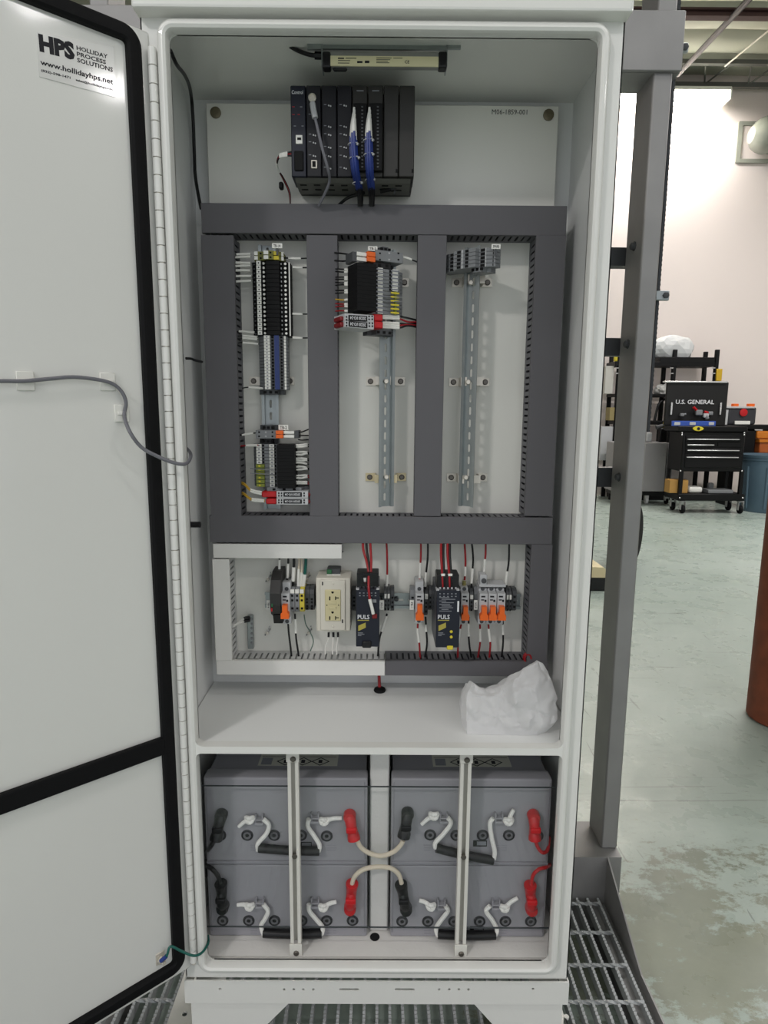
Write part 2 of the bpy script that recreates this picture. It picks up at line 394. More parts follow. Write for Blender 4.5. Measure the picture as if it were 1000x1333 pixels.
# lit strip light on the wall
t = thing('strip_light', 'glowing long strip light mounted high on the back wall', 'lamp', (4.0, WALL_Y-.3, P(951, 128, WALL_Y-.36).z))
a, b_ = P(823, 128, WALL_Y-.36), P(951, 128, WALL_Y-.36)
xr = b_.x; xl = xr-2.7
g = G(t.location); g.box(xl, xr, WALL_Y-.40, WALL_Y-.001, b_.z+.10, b_.z+.16, .01); g.build('housing', mat('lamp_housing', (225, 225, 220), .5, var=.03), t)
TUBE = mat('lit_tube', (255, 252, 240), .4, emit=14)
for k, dy in enumerate((-.36, -.26, -.16)):
    g = G(t.location); g.cyl((xl+.03, WALL_Y+dy, b_.z+.02), (xr-.03, WALL_Y+dy, b_.z+.02), .045, n=12); g.build('tube', TUBE, t)
g = G(t.location); g.box(xl, xl+.03, WALL_Y-.42, WALL_Y-.1, b_.z-.03, b_.z+.12, .01).box(xr-.03, xr, WALL_Y-.42, WALL_Y-.1, b_.z-.03, b_.z+.12, .01); g.build('end_plate', MC['lamp_housing'], t)
# the other strip lights of the hall, above and behind the viewer, and the two added ones
for i, (x, y, z, L, w) in enumerate(LAMPS):
    nm = ['above the cabinet door', 'above the front right of the cabinet', 'behind the viewer to the left', 'behind the viewer to the right', 'to the right of the viewer, the nearer one', 'to the far right of the viewer', 'over the open floor behind the skid, added to light that floor', 'over the far right floor, added to light the floor and wall'][i]
    g = G((x, y, z)); g.box(x-L/2, x+L/2, y-.12, y+.12, z+.01, z+.09, .01)
    tag(g.build('ceiling_strip_light', MC['lamp_housing']), 'white strip light hung from the roof '+nm, 'lamp')
# plastic-wrapped duct outlet on the back wall
c = P(988, 184, WALL_Y-.25); t = thing('wrapped_duct', 'round duct outlet wrapped in clear plastic on the back wall', 'duct', (c.x, WALL_Y, c.z))
e0 = P(966, 158, WALL_Y-.02); e1 = P(966, 212, WALL_Y-.02)
FRM = mat('wall_opening_frame', (150, 152, 140), .6, var=.1, scale=8)
g = G(t.location); g.ring((e0.x-.05, e0.x+1.2, e1.z, e0.z), (e0.x+.02, e0.x+1.13, e1.z+.06, e0.z-.06), WALL_Y-.03, WALL_Y, .02, .02); g.build('frame', FRM, t)
g = G(t.location); zc = (e0.z+e1.z)/2; rr = (e0.z-e1.z)/2*.86; pr = []
for i in range(15):
    u = i/14; pr.append((rr*(max(.45, 1-.9*(abs(u-.5)*2)**9))*(1+.03*math.sin(i*2.7)), u*1.05))
g.lathe(pr, (e0.x+.02, WALL_Y-.30, zc), 'x', 18); g.build('plastic_wrap', mat('plastic_wrapping', (150, 154, 142), .25, var=.08, scale=6, bump=.9, bscale=14, coat=.5), t)
# ================================================================== steel skid with grating and posts
GZ = -.255
STR = mat('strut_dark', (62, 64, 66), .5, .5, var=.15, scale=10)
sk = thing('equipment_skid', 'galvanised steel skid frame with two tall posts carrying the cabinet', 'skid', (0, .3, FLOOR_Z)); o_ = sk.location
YE = .52; BZ = P(780, 1116, YE).z; YPOST = .556
for s in (-1, 1):
    g = G(o_); x = .655*s
    g.box(x-.004*s, x, -.9, 1.3, FLOOR_Z, GZ+.004).box(x-.05*s, x-.004*s, -.9, 1.3, GZ-.03, GZ-.024).box(x-.05*s, x-.004*s, -.9, 1.3, FLOOR_Z, FLOOR_Z+.006); g.build('side_beam', GALV, sk)
    g = G(o_); g.prism([(YE, BZ), (YE, GZ+.004), (.26, GZ+.004), (.30, GZ+.02)], x-.004*s, x, 'x'); g.build('gusset', GALV, sk)
g = G(o_); g.box(-.692, .692, YE, YE+.005, FLOOR_Z, BZ).box(-.692, .692, YE+.005, YE+.16, BZ-.006, BZ).box(-.692, .692, YE+.005, YE+.16, FLOOR_Z, FLOOR_Z+.006); g.build('end_beam', GALV, sk)
for s in (-1, 1):      # posts: 2 x 4 inch tube
    x0 = P(819, 570, YPOST).x*s; x1 = P(842, 570, YPOST).x*s
    g = G(o_); g.box(x0, x1, YPOST, YPOST+.11, BZ, 2.6, .004); po = g.build('post', GALV, sk)
    g = G(o_); a, b = P(815, 12, YPOST-.012), P(888, 92, YPOST-.012)
    g.box(a.x*s, b.x*s, YPOST-.012, YPOST, b.z, a.z, .002).box(a.x*s, b.x*s, YPOST, YPOST+.1, b.z, b.z+.006).box(a.x*s, b.x*s, YPOST, YPOST+.1, a.z-.006, a.z); g.build('head_bracket', GALV, sk)
    for py in (331, 450, 622):
        g = G(o_); yq = YPOST+.05; z = PX(810, py, x0 if s > 0 else -x0).z
        g.lathe([(.011, 0), (.011, .006), (.005, .006), (.005, .016)] if False else [(.012, 0), (.012, -.002*s), (.009, -.002*s), (.009, -.009*s), (.004, -.012*s)], (x0, yq, z), 'x', 8); g.build('bolt', GREYD, po)
for py0, py1 in ((322, 346), (440, 463), (609, 634)):      # horizontal channels behind the cabinet, toned dark for the shadow there
    z1, z0 = P(800, py0, YPOST+.112).z, P(800, py1, YPOST+.112).z; xm = P(842, 570, YPOST).x
    g = G(o_); g.box(-xm, xm, YPOST+.111, YPOST+.115, z0, z1).box(-xm, xm, YPOST+.115, YPOST+.15, z1-.003, z1).box(-xm, xm, YPOST+.115, YPOST+.15, z0, z0+.003); g.build('cross_channel', STR, sk)
for s in (-1, 1):
    for z in (1.43, 1.25, .93): g = G(o_); g.box(s*.34-.02, s*.34+.02, .29, YPOST+.111, z-.02, z+.02, .003); g.build('standoff', GALV, sk)
# marks of the torch cut bracket stay plain; slotted strut beside the post
x0 = P(842, 570, YPOST).x+.002; x1 = x0+.016
st = thing('strut_channel', 'dark slotted strut channel clamped to the right of the steel post', 'strut', (x0+.01, YPOST+.05, P(840, 562, YPOST).z))
zb = P(840, 562, YPOST+.05).z; zt = 2.3
g = G(st.location); g.box(x0, x0+.003, YPOST+.04, YPOST+.081, zb, zt).box(x0, x1+.004, YPOST+.081, YPOST+.084, zb, zt).box(x1+.001, x1+.004, YPOST+.04, YPOST+.084, zb, zt).box(x0, x0+.007, YPOST+.037, YPOST+.04, zb, zt).box(x1-.003, x1+.004, YPOST+.037, YPOST+.04, zb, zt); g.build('channel', STR, st)
g = G(st.location)
for i in range(int((zt-zb)/.012)): g.box(x1-.003, x1+.0043, YPOST+.036, YPOST+.05, zb+.012*i, zb+.012*i+.005)
g.build('strut_teeth', STR, st)['kind'] = 'stuff'
for k, (px0, py0, px1, py1) in enumerate(((854, 378, 872, 391), (886, 55, 897, 68))):
    cl = thing('strut_clamp', ['bright zinc strut clamp on the strut beside the post', 'zinc strut clamp beside the bracket at the top of the post'][k], 'clamp', P(px0, py1, YPOST))
    g = G(cl.location); g.fbox(px0, py0, px1, py1, YPOST+.024, YPOST+.034, .002); g.build('plate', ZINC, cl)
    g = G(cl.location); c = P(px1-5, (py0+py1)/2, YPOST+.024); g.lathe([(.008, 0), (.008, -.004), (.004, -.006)], c, 'y', 6); g.build('bolt_head', GREYD, cl)
# grating
gr = thing('floor_grating', 'serrated galvanised bar grating around the cabinet base', 'grating', (0, .1, GZ)); o_ = gr.location
gy0, gy1 = -.75, YE-.004
g = G(); prof = [(gy0, -.028), (gy1, -.028)]; y = gy1; k = 0
while y > gy0: prof.append((y, 0 if k % 2 == 0 else -.0035)); k += 1; y -= .005
g.prism(prof, -.0032, .0032, 'x'); barm = g.mesh('bearing_bar', GALVB, False)
for i in range(-21, 22): inst(barm, 'bearing_bar', (i*.03, -.1, 0), gr)
g = G(); ps = []
for i in range(105): ps.append(Vector((-.63+1.26*i/104, 0, 0)))
rings = []
for i, p in enumerate(ps):
    a0 = i*.8; rings.append([g._v(p+Vector((0, .0052*math.cos(a0+math.pi/2*q), .0052*math.sin(a0+math.pi/2*q)))) for q in range(4)])
for A, B in zip(rings, rings[1:]):
    for q in range(4): g._f([A[q], A[(q+1) % 4], B[(q+1) % 4], B[q]])
rodm = g.mesh('cross_rod', GALVB, False)
for i in range(13):
    yy = .497-.1016*i
    if yy > gy0: inst(rodm, 'cross_rod', (0, yy-.1, -.003), gr)
# ================================================================== the cabinet
BACK, PANEL, DUCT = .268, .240, .178
HX, TOP, CEIL, FLO, SH0, SH1 = .381, 1.739, 1.737, .030, .491, .505
cab = thing('equipment_cabinet', 'tall white steel equipment cabinet with its door swung open', 'cabinet', (0, .14, GZ)); o_ = cab.location
g = G(o_); T = .002
g.box(-HX, -HX+T, 0, BACK+.02, 0, TOP).box(HX-T, HX, 0, BACK+.02, 0, TOP)
g.box(-HX+T, HX-T, BACK, BACK+.02, 0, TOP).box(-HX+T, HX-T, .001, BACK, 0, FLO).box(-HX+T, HX-T, .001, BACK, CEIL, TOP)
g.build('shell', INNER, cab, False)
OPN = (-.336, .340, .040, 1.702)
g = G(o_); g.ring((-HX, HX, 0, TOP), OPN, 0, .003, .004, .012); g.build('front_flange', WHITE, cab)
# rolled lip around the opening: a swept half-round frame
def frame_sweep(g, rect, r, prof, n=8):
    x0, x1, z0, z1 = rect; path = []
    for cx, cz, a0 in ((x1-r, z1-r, 0), (x0+r, z1-r, 90), (x0+r, z0+r, 180), (x1-r, z0+r, 270)):
        for k in range(n+1):
            t = math.radians(a0+90*k/n); path.append((cx, cz, math.cos(t), math.sin(t)))
    L = []
    for q, y in prof: L.append([g._v((cx+c*(r+q), y, cz+s_*(r+q))) for cx, cz, c, s_ in path])
    N = len(path)
    for A, B in zip(L, L[1:]):
        for k in range(N): g._f([A[k], A[(k+1) % N], B[(k+1) % N], B[k]])
g = G(o_); frame_sweep(g, OPN, .010, [(0, .0035), (0, -.012), (.002, -.017), (.006, -.0195), (.011, -.019), (.0145, -.016), (.0165, -.011), (.0165, .001)]); g.build('rolled_lip', WHITE, cab)
# canopy above
g = G(o_); g.box(-HX-.004, HX+.003, -.028, BACK+.03, P(500, 11.5, -.028).z, TOP+.075, .004, 2); g.build('top_canopy', WHITE, cab)
# shelf
g = G(o_); g.box(-.377, .377, .004, BACK-.001, SH0+.001, SH1); g.build('shelf', INNER, cab, False)
g = G(o_); f = .014; xs0, xs1 = OPN[0]-.002, OPN[1]+.002; zt, zb = SH1, SH0
pl = [(xs0, zt+f)]
for k in range(1, 6): t = math.radians(18*k); pl.append((xs0+f-f*math.cos(t), zt+f-f*math.sin(t)))
for k in range(0, 6): t = math.radians(90-18*k); pl.append((xs1-f+f*math.cos(t), zt+f-f*math.sin(t)))
pl += [(xs1, zb-f*.7)]
for k in range(1, 6): t = math.radians(18*k); pl.append((xs1-f*.7+f*.7*math.cos(t), zb-f*.7+f*.7*math.sin(t)))
for k in range(0, 6): t = math.radians(90+18*k); pl.append((xs0+f*.7+f*.7*math.cos(t), zb-f*.7+f*.7*math.sin(t)))
g.prism(pl, -.0165, .004); g.build('shelf_edge', WHITE, cab)
# plinth
g = G(o_); a = .3; PZ0, PZ1 = -.052, 0
def hpx(px, py): q = P(px, py, -.008); return q.x, q.z
holes = [circ(*hpx(x, 1287.5), .0028, 8) for x in (286.5, 694)]
holes += [circ(*hpx(x, 1288.2), .0028, 8) for x in (370, 382.5, 395, 408, 572, 585, 597.5, 610)]
holes += [slot(*hpx(x, 1288.2), .040, .0048) for x in (454.5, 527)]
g.plate([(-.383, PZ0), (.383, PZ0), (.383, -.003), (.380, -.0005), (-.380, -.0005), (-.383, -.003)], holes, lambda x, z: (x, -.008, z), lambda x, z: (x, -.0055, z))
g.box(-.383, -.3805, -.0055, BACK, PZ0, -.001).box(.3805, .383, -.0055, BACK, PZ0, -.001); g.build('plinth_channel', WHITE, cab, False)
g = G(o_); zg = GZ
g.plate([(-.373, -.04), (-.373, zg), (-.31, zg), (-.30, -.175), (-.2215-.06, -.175), (-.174, -.0545), (.1925, -.0535), (.2925, -.175), (.31, -.175), (.315, zg), (.374, zg), (.374, -.04)], [], lambda x, z: (x, -.002, z), lambda x, z: (x, .001, z))
g.box(-.373, -.370, .001, BACK, zg, -.04).box(.371, .374, .001, BACK, zg, -.04); g.build('plinth_skirt', WHITE, cab, False)
for s, xo in ((-1, .474), (1, .43)):
    g = G(o_); x0, x1 = sorted((s*.374, s*xo)); hc = Vector((s*.394, .085, 0)) if s > 0 else Vector((-.405, .105, 0))
    hq = PZ(737.5, 1323, GZ+.006) if s > 0 else PZ(240.5, 1320, GZ+.006)
    g.plate([(x0, -.02), (x1, -.02), (x1, BACK), (x0, BACK)], [circ(hq.x, hq.y, .006, 10)], lambda x, y: (x, y, GZ+.006), lambda x, y: (x, y, GZ+.0015)); g.build('foot_plate', WHITE, cab, False)
# hinge knuckles
kp = .0268; n = 61; hxk, hyk, hr = -.3615, -.009, .0068
ga = G(); ga.cyl((0, 0, 0), (0, 0, kp-.0016), hr, n=14); ka = ga.mesh('hinge_knuckle', WHITE)
for i in range(n): inst(ka, 'hinge_knuckle', Vector((hxk, hyk, .045+kp*i))-o_, cab)
g = G(o_); g.cyl((hxk, hyk, .04), (hxk, hyk, .045+kp*n), .0045, n=8); g.build('hinge_pin', STEEL, cab)
g = G(o_); g.box(hxk-.004, hxk+.012, -.003, 0, .043, .045+kp*n); g.build('hinge_leaf', WHITE, cab, False)
# door (part of the cabinet), in its own frame: x away from the hinge, y out of the inner face
HP = Vector((-.388, -.02, 0)); DROT = math.radians(180+42.5)
UX = Vector((math.cos(DROT), math.sin(DROT), 0)); NX = Vector((-math.sin(DROT), math.cos(DROT), 0))
def DP(px, py, d=0.0):                   # pixel -> (u, z) on the door's inner face (raised by d)
    v = ray(px, py); t = ((HP+NX*d-CAM).dot(NX))/v.dot(NX); q = CAM+v*t; return (q-HP).dot(UX), q.z
DU0, DU1, DZ0, DZ1 = -.029, .735, .024, 1.706
g = G(); g.box(DU0, DU1, -.042, 0, DZ0, DZ1, .005, 3); door = g.build('door', WHITE, cab); door.location = HP-o_; door.rotation_euler = (0, 0, DROT)
g = G(); go = (-.0108, .716, .041, 1.700); gi = (.012, .694, .063, 1.677)
frame_sweep(g, gi, .006, [(0, 0), (0, .009), (.004, .012), (.018, .012), (.0225, .009), (.0225, 0)])
g.box(gi[0]-.004, gi[1]+.004, 0, .012, .499, .532, .003, 2); g.build('gasket', RUBBER, door)
# sticker on the door
g = G(); lb = [DP(48, 42), DP(148, 61), DP(150, 127), DP(51, 100)]
g.plate([(u, z) for u, z in lb], [], lambda u, z: (u, .0008, z), lambda u, z: (u, .0002, z)); stick = g.build('sticker', mat('clear_sticker', (212, 212, 208), .2, var=.01, coat=.8, bump=.06, bscale=60), door, False)
stick['label'] = 'printed company sticker'
def dtxt(s, quad, m=INK, bold=.026):     # lettering laid into a quad (TL, TR, BR, BL pixels)
    me = txt_mesh(s, 1, 1, bold); q = [DP(*p) for p in quad]
    for v in me.vertices:
        a, b = v.co.x+.5, .5-v.co.z
        tx = [q[0][i]*(1-a)+q[1][i]*a for i in (0, 1)]; bx = [q[3][i]*(1-a)+q[2][i]*a for i in (0, 1)]
        v.co = (tx[0]*(1-b)+bx[0]*b, .0010, tx[1]*(1-b)+bx[1]*b)
    me.materials.append(m); o = bpy.data.objects.new('lettering', me); C.objects.link(o); o.parent = stick
def S5(x, y): return (20+x/5.882, 20+y/5.882)
dtxt('HPS', [S5(172, 138), S5(445, 210), S5(458, 350), S5(185, 280)], INK, .062)
dtxt('HOLLIDAY', [S5(465, 232), S5(705, 302), S5(705, 335), S5(468, 266)])
dtxt('PROCESS', [S5(468, 278), S5(692, 345), S5(692, 378), S5(470, 312)])
dtxt('SOLUTIONS', [S5(470, 325), S5(745, 402), S5(745, 438), S5(472, 360)])
dtxt('www.hollidayhps.net', [S5(188, 338), S5(748, 490), S5(748, 545), S5(190, 390)])
dtxt('(832)-598-1471', [S5(195, 412), S5(420, 470), S5(420, 496), S5(196, 436)])
dtxt('sales@hollidayhps.net', [S5(460, 485), S5(745, 560), S5(745, 584), S5(462, 508)])
# cable mounts stuck on the door
for k, (px, py) in enumerate(((32.5, 496), (139.5, 497), (158, 538))):
    u, z = DP(px, py); g = G(); g.box(u-.012, u+.012, 0, .004, z-.014, z+.014, .001).box(u-.008, u+.008, .004, .007, z-.003, z+.003, .001); m_ = g.build('cable_mount', MARK, door)
# cable across the door into the cabinet
CP = [DP(px, py, .010) for px, py in ((-60, 497), (0, 496), (32, 496), (66, 493), (100, 491), (140, 497), (157, 508), (164, 524), (162, 541))]
pts = [HP+UX*u+NX*.010+Vector((0, 0, z)) for u, z in CP]
pts += [P(169, 562, -.085), P(184, 582, -.075), P(205, 594, -.065), P(225, 602, -.055), P(241, 604, -.04), P(248, 596, -.008), P(247, 588, .03), P(238, 580, .07)]
wire('door_cable', 'grey cable stuck across the door and curving into the cabinet', pts, [(WGREY, 0, 1, 1, 'cable')], .0030, 'cable', k=7, n=8)
# ground lug at the door's foot with its green wire
u, z = DP(208, 1247)
g = G(); g.box(u-.009, u+.008, 0, .0025, z-.012, z+.013, .002).lathe([(.008, .003), (.008, .007), (.004, .008), (.004, .016)], (u-.002, 0, z-.002), 'y', 8); g.build('ground_lug', STEEL, door)
p0 = HP+UX*(u+.003)+NX*.012+Vector((0, 0, z+.004)); p1 = HP+UX*(u-.006)+NX*.02+Vector((0, 0, z+.016))
wire('ground_wire', 'green ground wire from the door foot into the cabinet', [p0, p1, P(222, 1232, -.05), P(236, 1238, -.045), P(252, 1244, -.04), P(263, 1240, -.028), P(271, 1228, -.005), P(271, 1218, .02)], [(WBLUE, 0, .1, 1.6, 'crimp'), (WGREEN, .08, 1, 1, 'insulation')], .0024, 'wire', k=7, n=8)
# ------------------------------------------------------------------ mounting panel
a, b = P(268, 134, PANEL), P(728, 135, PANEL)
pn = thing('mounting_panel', 'white mounting panel bolted inside the cabinet back', 'panel', (0, PANEL, .56)); o_ = pn.location
g = G(o_); g.box(a.x, b.x, PANEL, PANEL+.004, .535, a.z, .001); g.build('plate', PANELM, pn, False)
for px, py in ((281, 147), (714, 150)):
    c = P(px, py, PANEL); g = G(o_); g.lathe([(.0105, 0), (.0105, -.003), (.009, -.004), (.003, -.004)], c, 'y', 16); g.build('bolt', mat('aged_bolt', (120, 112, 92), .45, .7, var=.2, scale=200), pn)
txt('lettering', 'M06-1859-001', 640.5, 142.5, 686.5, 149, PANEL-.0006, INK, pn, o_, False, 0)
g = G(o_)
for x in (a.x+.03, b.x-.03):
    for z in (1.69, .6): g.cyl((x, PANEL+.004, z), (x, BACK, z), .008, n=8)
g.build('standoff', STEEL, pn)
# ================================================================== workshop things against the back wall
YC = PZ(930, 669, FLOOR_Z).y                 # front of the tool cart
CART = mat('cart_black_paint', (9, 9, 10), .5, var=.1, scale=5, spec=.3)
CHROME = mat('bright_trim', (225, 225, 225), .25, .6, var=.05)
def zz(py, Y, px=930): return P(px, py, Y).z
def xx(px, Y, py=600): return P(px, py, Y).x
t = thing('tool_cart', 'black rolling tool cart with open lid and bright drawer pulls', 'tool cart', (xx(930, YC), YC+.25, FLOOR_Z))
o_ = t.location; D_ = .46
g = G(o_); g.fbox(888, 562, 969, 614, YC, YC+D_, .015); g.build('drawer_case', CART, t)
for (x0, x1, y0, y1) in ((893, 966, 567, 575), (893, 933, 575.5, 582), (935, 966, 575.5, 582), (893, 966, 583, 590), (892, 965, 591, 609)):
    g = G(o_); g.fbox(x0, y0, x1, y1, YC-.012, YC+.01, .006); dr = g.build('drawer', CART, t)
    if x0 == 935: continue
    g = G(o_); yy = {567: 572, 575.5: 579.3, 583: 586.5, 591: 595.5}[y0]; g.fbox(x0+2.5, yy-.7, x1-2.5, yy+.7, YC-.035, YC-.01, .006); g.build('drawer_pull', CHROME, dr)
g = G(o_); g.fbox(884, 555, 974, 562, YC-.02, YC+D_+.02, .012); g.build('tray_rim', CART, t)
# lid leaning open at the back
yl = YC+D_-.02
g = G(o_); g.fbox(867, 497, 947, 554, yl, yl+.05, .012); lid = g.build('lid', mat('lid_dark_inside', (14, 13, 13), .6, var=.15, scale=4), t)
g = G(o_); g.fbox(866, 496, 948, 498.2, yl-.03, yl+.06, .006); g.build('lid_edge', CHROME, lid)
txt('lettering', 'U.S. GENERAL', 880, 520.5, 930, 526, yl-.012, INKW, lid, o_)
for x in (873.5, 937.5):
    g = G(o_); g.fbox(x, 524, x+2.2, 540, yl-.03, yl-.01, .004); g.build('lid_stay', CHROME, lid)
# legs, bottom shelf, casters
for x in (884.5, 963):
    for dy in (0, D_-.05):
        g = G(o_); g.fbox(x, 612, x+4.5, 652, YC, YC+.05, .006); q = g.build('leg', CART, t); q.location.y += dy
g = G(o_); g.fbox(883, 643, 970, 652, YC-.01, YC+D_, .012); g.build('bottom_shelf', CART, t)
GREYC = mat('caster_grey', (176, 176, 174), .5, .2, var=.1, scale=20)
for x in (884, 959):
    for dy in (.05, D_-.09):
        p = P(x, 661, YC+.05); r = (p.z-FLOOR_Z)
        zc_ = FLOOR_Z+.062
        g = G(o_); g.lathe([(.03, -.022), (.058, -.02), (.062, -.01), (.062, .01), (.058, .02), (.03, .022)], (p.x+.05, YC+dy, zc_), 'x', 16); w = g.build('caster_wheel', RUBBER, t)
        g = G(o_); g.box(p.x+.012, p.x+.02, YC+dy-.03, YC+dy+.03, zc_-.01, zc_+.12, .003).box(p.x+.08, p.x+.088, YC+dy-.03, YC+dy+.03, zc_-.01, zc_+.12, .003).box(p.x+.01, p.x+.09, YC+dy-.035, YC+dy+.035, zc_+.11, zc_+.125, .003); g.build('caster_fork', GREYC, w)
for (x, y) in ((888, 563.5), (969, 563.5), (888, 566), (969, 566), (886, 613), (966, 613), (885, 648), (967, 648)):
    g = G(o_); c = P(x, y, YC-.012); g.lathe([(.011, 0), (.011, -.006), (.006, -.01)], c, 'y', 8); g.build('bolt', CHROME, t)
# things in and on the cart
def small(name, label, cat, px0, py0, px1, py1, Y, d, m, bev=.01, parts=(), rest=None):
    a, b = P((px0+px1)/2, py1, Y), None
    t2 = thing(name, label, cat, (a.x, Y+d/2, a.z)); g = G(t2.location); g.fbox(px0, py0, px1, py1, Y, Y+d, bev, 2); g.build('body', m, t2)
    for nm, x0, y0, x1, y1, yf, yb, m2 in parts:
        g = G(t2.location); g.fbox(x0, y0, x1, y1, yf, yb, .004); g.build(nm, m2, t2)
    if rest is not None: t2.location.z = rest+.001
    return t2
LB = mat('level_blue', (52, 84, 170), .4, var=.06, scale=10)
small('spirit_level', 'blue spirit level lying along the cart tray', 'level', 875, 548.5, 932, 555, YC+.05, .03, LB, .004, [('vial', 878, 550, 886, 554, YC+.045, YC+.06, LGREY), ('vial', 898, 550, 906, 554, YC+.045, YC+.06, LGREY), ('vial', 923, 550, 930, 554, YC+.045, YC+.06, LGREY)], P(930, 555, YC-.02).z)
# tape measure
c = P(909.5, 558, YC-.045); t2 = thing('tape_measure', 'yellow tape measure on the front edge of the tool cart', 'tape measure', (c.x, YC-.03, c.z-.03))
g = G(t2.location); g.prism([(c.x+.066*math.cos(a)*(1+.15*math.cos(2*a)), c.z+.034*math.sin(a)) for a in [2*math.pi*i/16 for i in range(16)]], YC-.045, YC+.01); g.build('case', YELLOW, t2)
g = G(t2.location); g.lathe([(.022, 0), (.022, -.004), (.012, -.006)], (c.x, YC-.046, c.z), 'y', 12); g.build('hub', BLACK, t2)
# tools hanging in the lid
def rod_tool(name, label, cat, p0, p1, r, m, head, hm):
    Y = yl-.05; a, b = P(*p0, Y), P(*p1, Y); t2 = thing(name, label, cat, b)
    g = G(b); g.cyl(a, b, r, r*.8, 8); g.build('handle', m, t2)
    g = G(b); g.box(b.x-head, b.x+head, Y-.02, Y+.03, b.z-head*.8, b.z+head*.8, .012, 2); g.build('head', hm, t2); return t2
rod_tool('pliers', 'red-handled pliers hanging in the open cart lid', 'tool', (903, 530), (910, 537), .02, RED, .05, GREYP)
rod_tool('hand_tool', 'small red-handled tool beside the pliers in the lid', 'tool', (917, 536), (925, 538), .018, RED, .035, GREYP)
rod_tool('ratchet', 'grey ratchet low in the open cart lid', 'tool', (893, 539), (888, 540), .016, GREYP, .03, GREYP)
rod_tool('socket', 'round grey socket low in the open cart lid', 'tool', (921, 545), (919, 541), .03, GREYP, .04, LGREY)
# items on the cart's lower shelf
SHT = P(926, 643, YC-.01).z
small('white_parts_bag', 'white folded bag on the lower shelf of the cart', 'bag', 898, 626, 916, 634, YC+.08, .2, MARK, .03, (), SHT)
small('cardboard_box', 'small tan cardboard box on the left of the lower cart shelf', 'box', 872, 625, 896, 642, YC+.06, .18, mat('tan_cardboard', (176, 134, 70), .7, var=.1, scale=10), .006, (), SHT)
small('parts_tray', 'grey plastic tray on the right of the lower cart shelf', 'tray', 922, 639, 955, 643.5, YC+.05, .25, GREYP, .008, (), SHT)
small('spray_can', 'dark can standing at the back of the lower cart shelf', 'can', 924, 617, 931, 628, YC+.28, .07, GREYP, .02, (), SHT)
# toolbox with red badge, bench with orange cases
BX = mat('case_charcoal', (52, 52, 56), .5, var=.1, scale=10)
YB = YC+.80
t2 = small('tool_case', 'charcoal tool case with round red badge and orange latches', 'tool case', 948, 530, 985, 553, YB, .25, BX, .03,
      [('trim_strip', 945, 529, 983, 531.5, YB-.02, YB+.2, LGREY), ('latch', 955, 525.5, 962, 530, YB-.01, YB+.06, ORANGE), ('latch', 975, 525.5, 983, 530, YB-.01, YB+.06, ORANGE), ('side_strip', 944, 533, 948, 553, YB, YB+.2, LGREY), ('paper', 957, 548, 977, 552.5, YB-.03, YB, MARK)])
c = P(968, 537, YB-.01); g = G(t2.location); g.lathe([(.06, 0), (.06, -.012), (.03, -.02)], c, 'y', 16); g.build('badge', RED, t2)
t2 = thing('work_bench', 'low black bench to the right of the tool cart', 'bench', P(985, 664, YB)+Vector((0, .2, 0))); t2.location.z = FLOOR_Z
g = G(t2.location); g.fbox(938, 553, 1016, 559, YB-.04, YB+.42, .01); g.build('top', CART, t2)
g = G(t2.location); g.fbox(966, 559, 984, 606, YB-.02, YB+.35, .03); g.build('side_cover', CART, t2)
for x in (955, 1010):
    a = P(x, 600, YB); g = G(t2.location); g.box(a.x-.02, a.x+.02, YB, YB+.4, FLOOR_Z, P(x, 559, YB).z, .004); g.build('leg', CART, t2)
b0 = P(1000, 600, YB); g = G(t2.location); g.box(P(945, 600, YB).x, P(1014, 600, YB).x, YB, YB+.4, P(1000, 592, YB).z, P(1000, 590, YB).z); g.build('shelf', CART, t2)
OR2 = mat('orange_case', (206, 120, 34), .5, var=.1, scale=8)
small('orange_case', 'bright orange case on the bench beside the trash can, upper one', 'case', 986, 561, 1003, 571, YB-.03, .3, OR2, .02)
small('orange_case', 'darker orange case below the bright one beside the trash can', 'case', 989, 573, 1008, 590, YB-.03, .3, mat('rust_orange_case', (176, 92, 40), .5, var=.1, scale=8), .02, [('lid', 989, 572, 1008, 576, YB-.05, YB+.28, OR2)])
# trash can
YT = PZ(985, 668, FLOOR_Z).y+.25
c = P(1001, 600, YT); zt = P(985, 593, YT-.25).z; R = (c.x-P(967.5, 597, YT).x)
TRASH = mat('trash_can_blue_grey', (82, 104, 118), .5, var=.07, scale=10)
t2 = thing('trash_can', 'blue-grey round plastic trash can beside the tool cart', 'trash can', (c.x, YT, FLOOR_Z)); h = zt-FLOOR_Z
g = G(t2.location); g.lathe([(R*.80, 0), (R*.82, .02), (R*.93, h*.86), (R*.93, h*.90), (R*.97, h*.91), (R*.97, h*.95), (R*1.0, h*.955), (R*1.02, h), (R*.97, h), (R*.93, h*.93), (R*.8, .05)], (c.x, YT, FLOOR_Z), 'z', 32); g.build('body', TRASH, t2)
for a in range(8):
    th = math.radians(-90+45*a+14); g = G(t2.location)
    pa = Vector((c.x+math.cos(th)*R*.925, YT+math.sin(th)*R*.925, FLOOR_Z+h*.80)); pb = Vector((c.x+math.cos(th)*R*.835, YT+math.sin(th)*R*.835, FLOOR_Z+.06))
    g.cyl(pa, pb, .02, .016, 8); g.build('rib', TRASH, t2)
th = math.radians(-108); hx = Vector((c.x+math.cos(th)*R*1.0, YT+math.sin(th)*R*1.0, FLOOR_Z+h*.90))
g = G(t2.location); g.box(hx.x-.03, hx.x+.05, hx.y-.04, hx.y+.06, hx.z-.09, hx.z+.02, .02, 2); g.build('handle', mat('trash_handle', (104, 128, 142), .5, var=.05), t2)
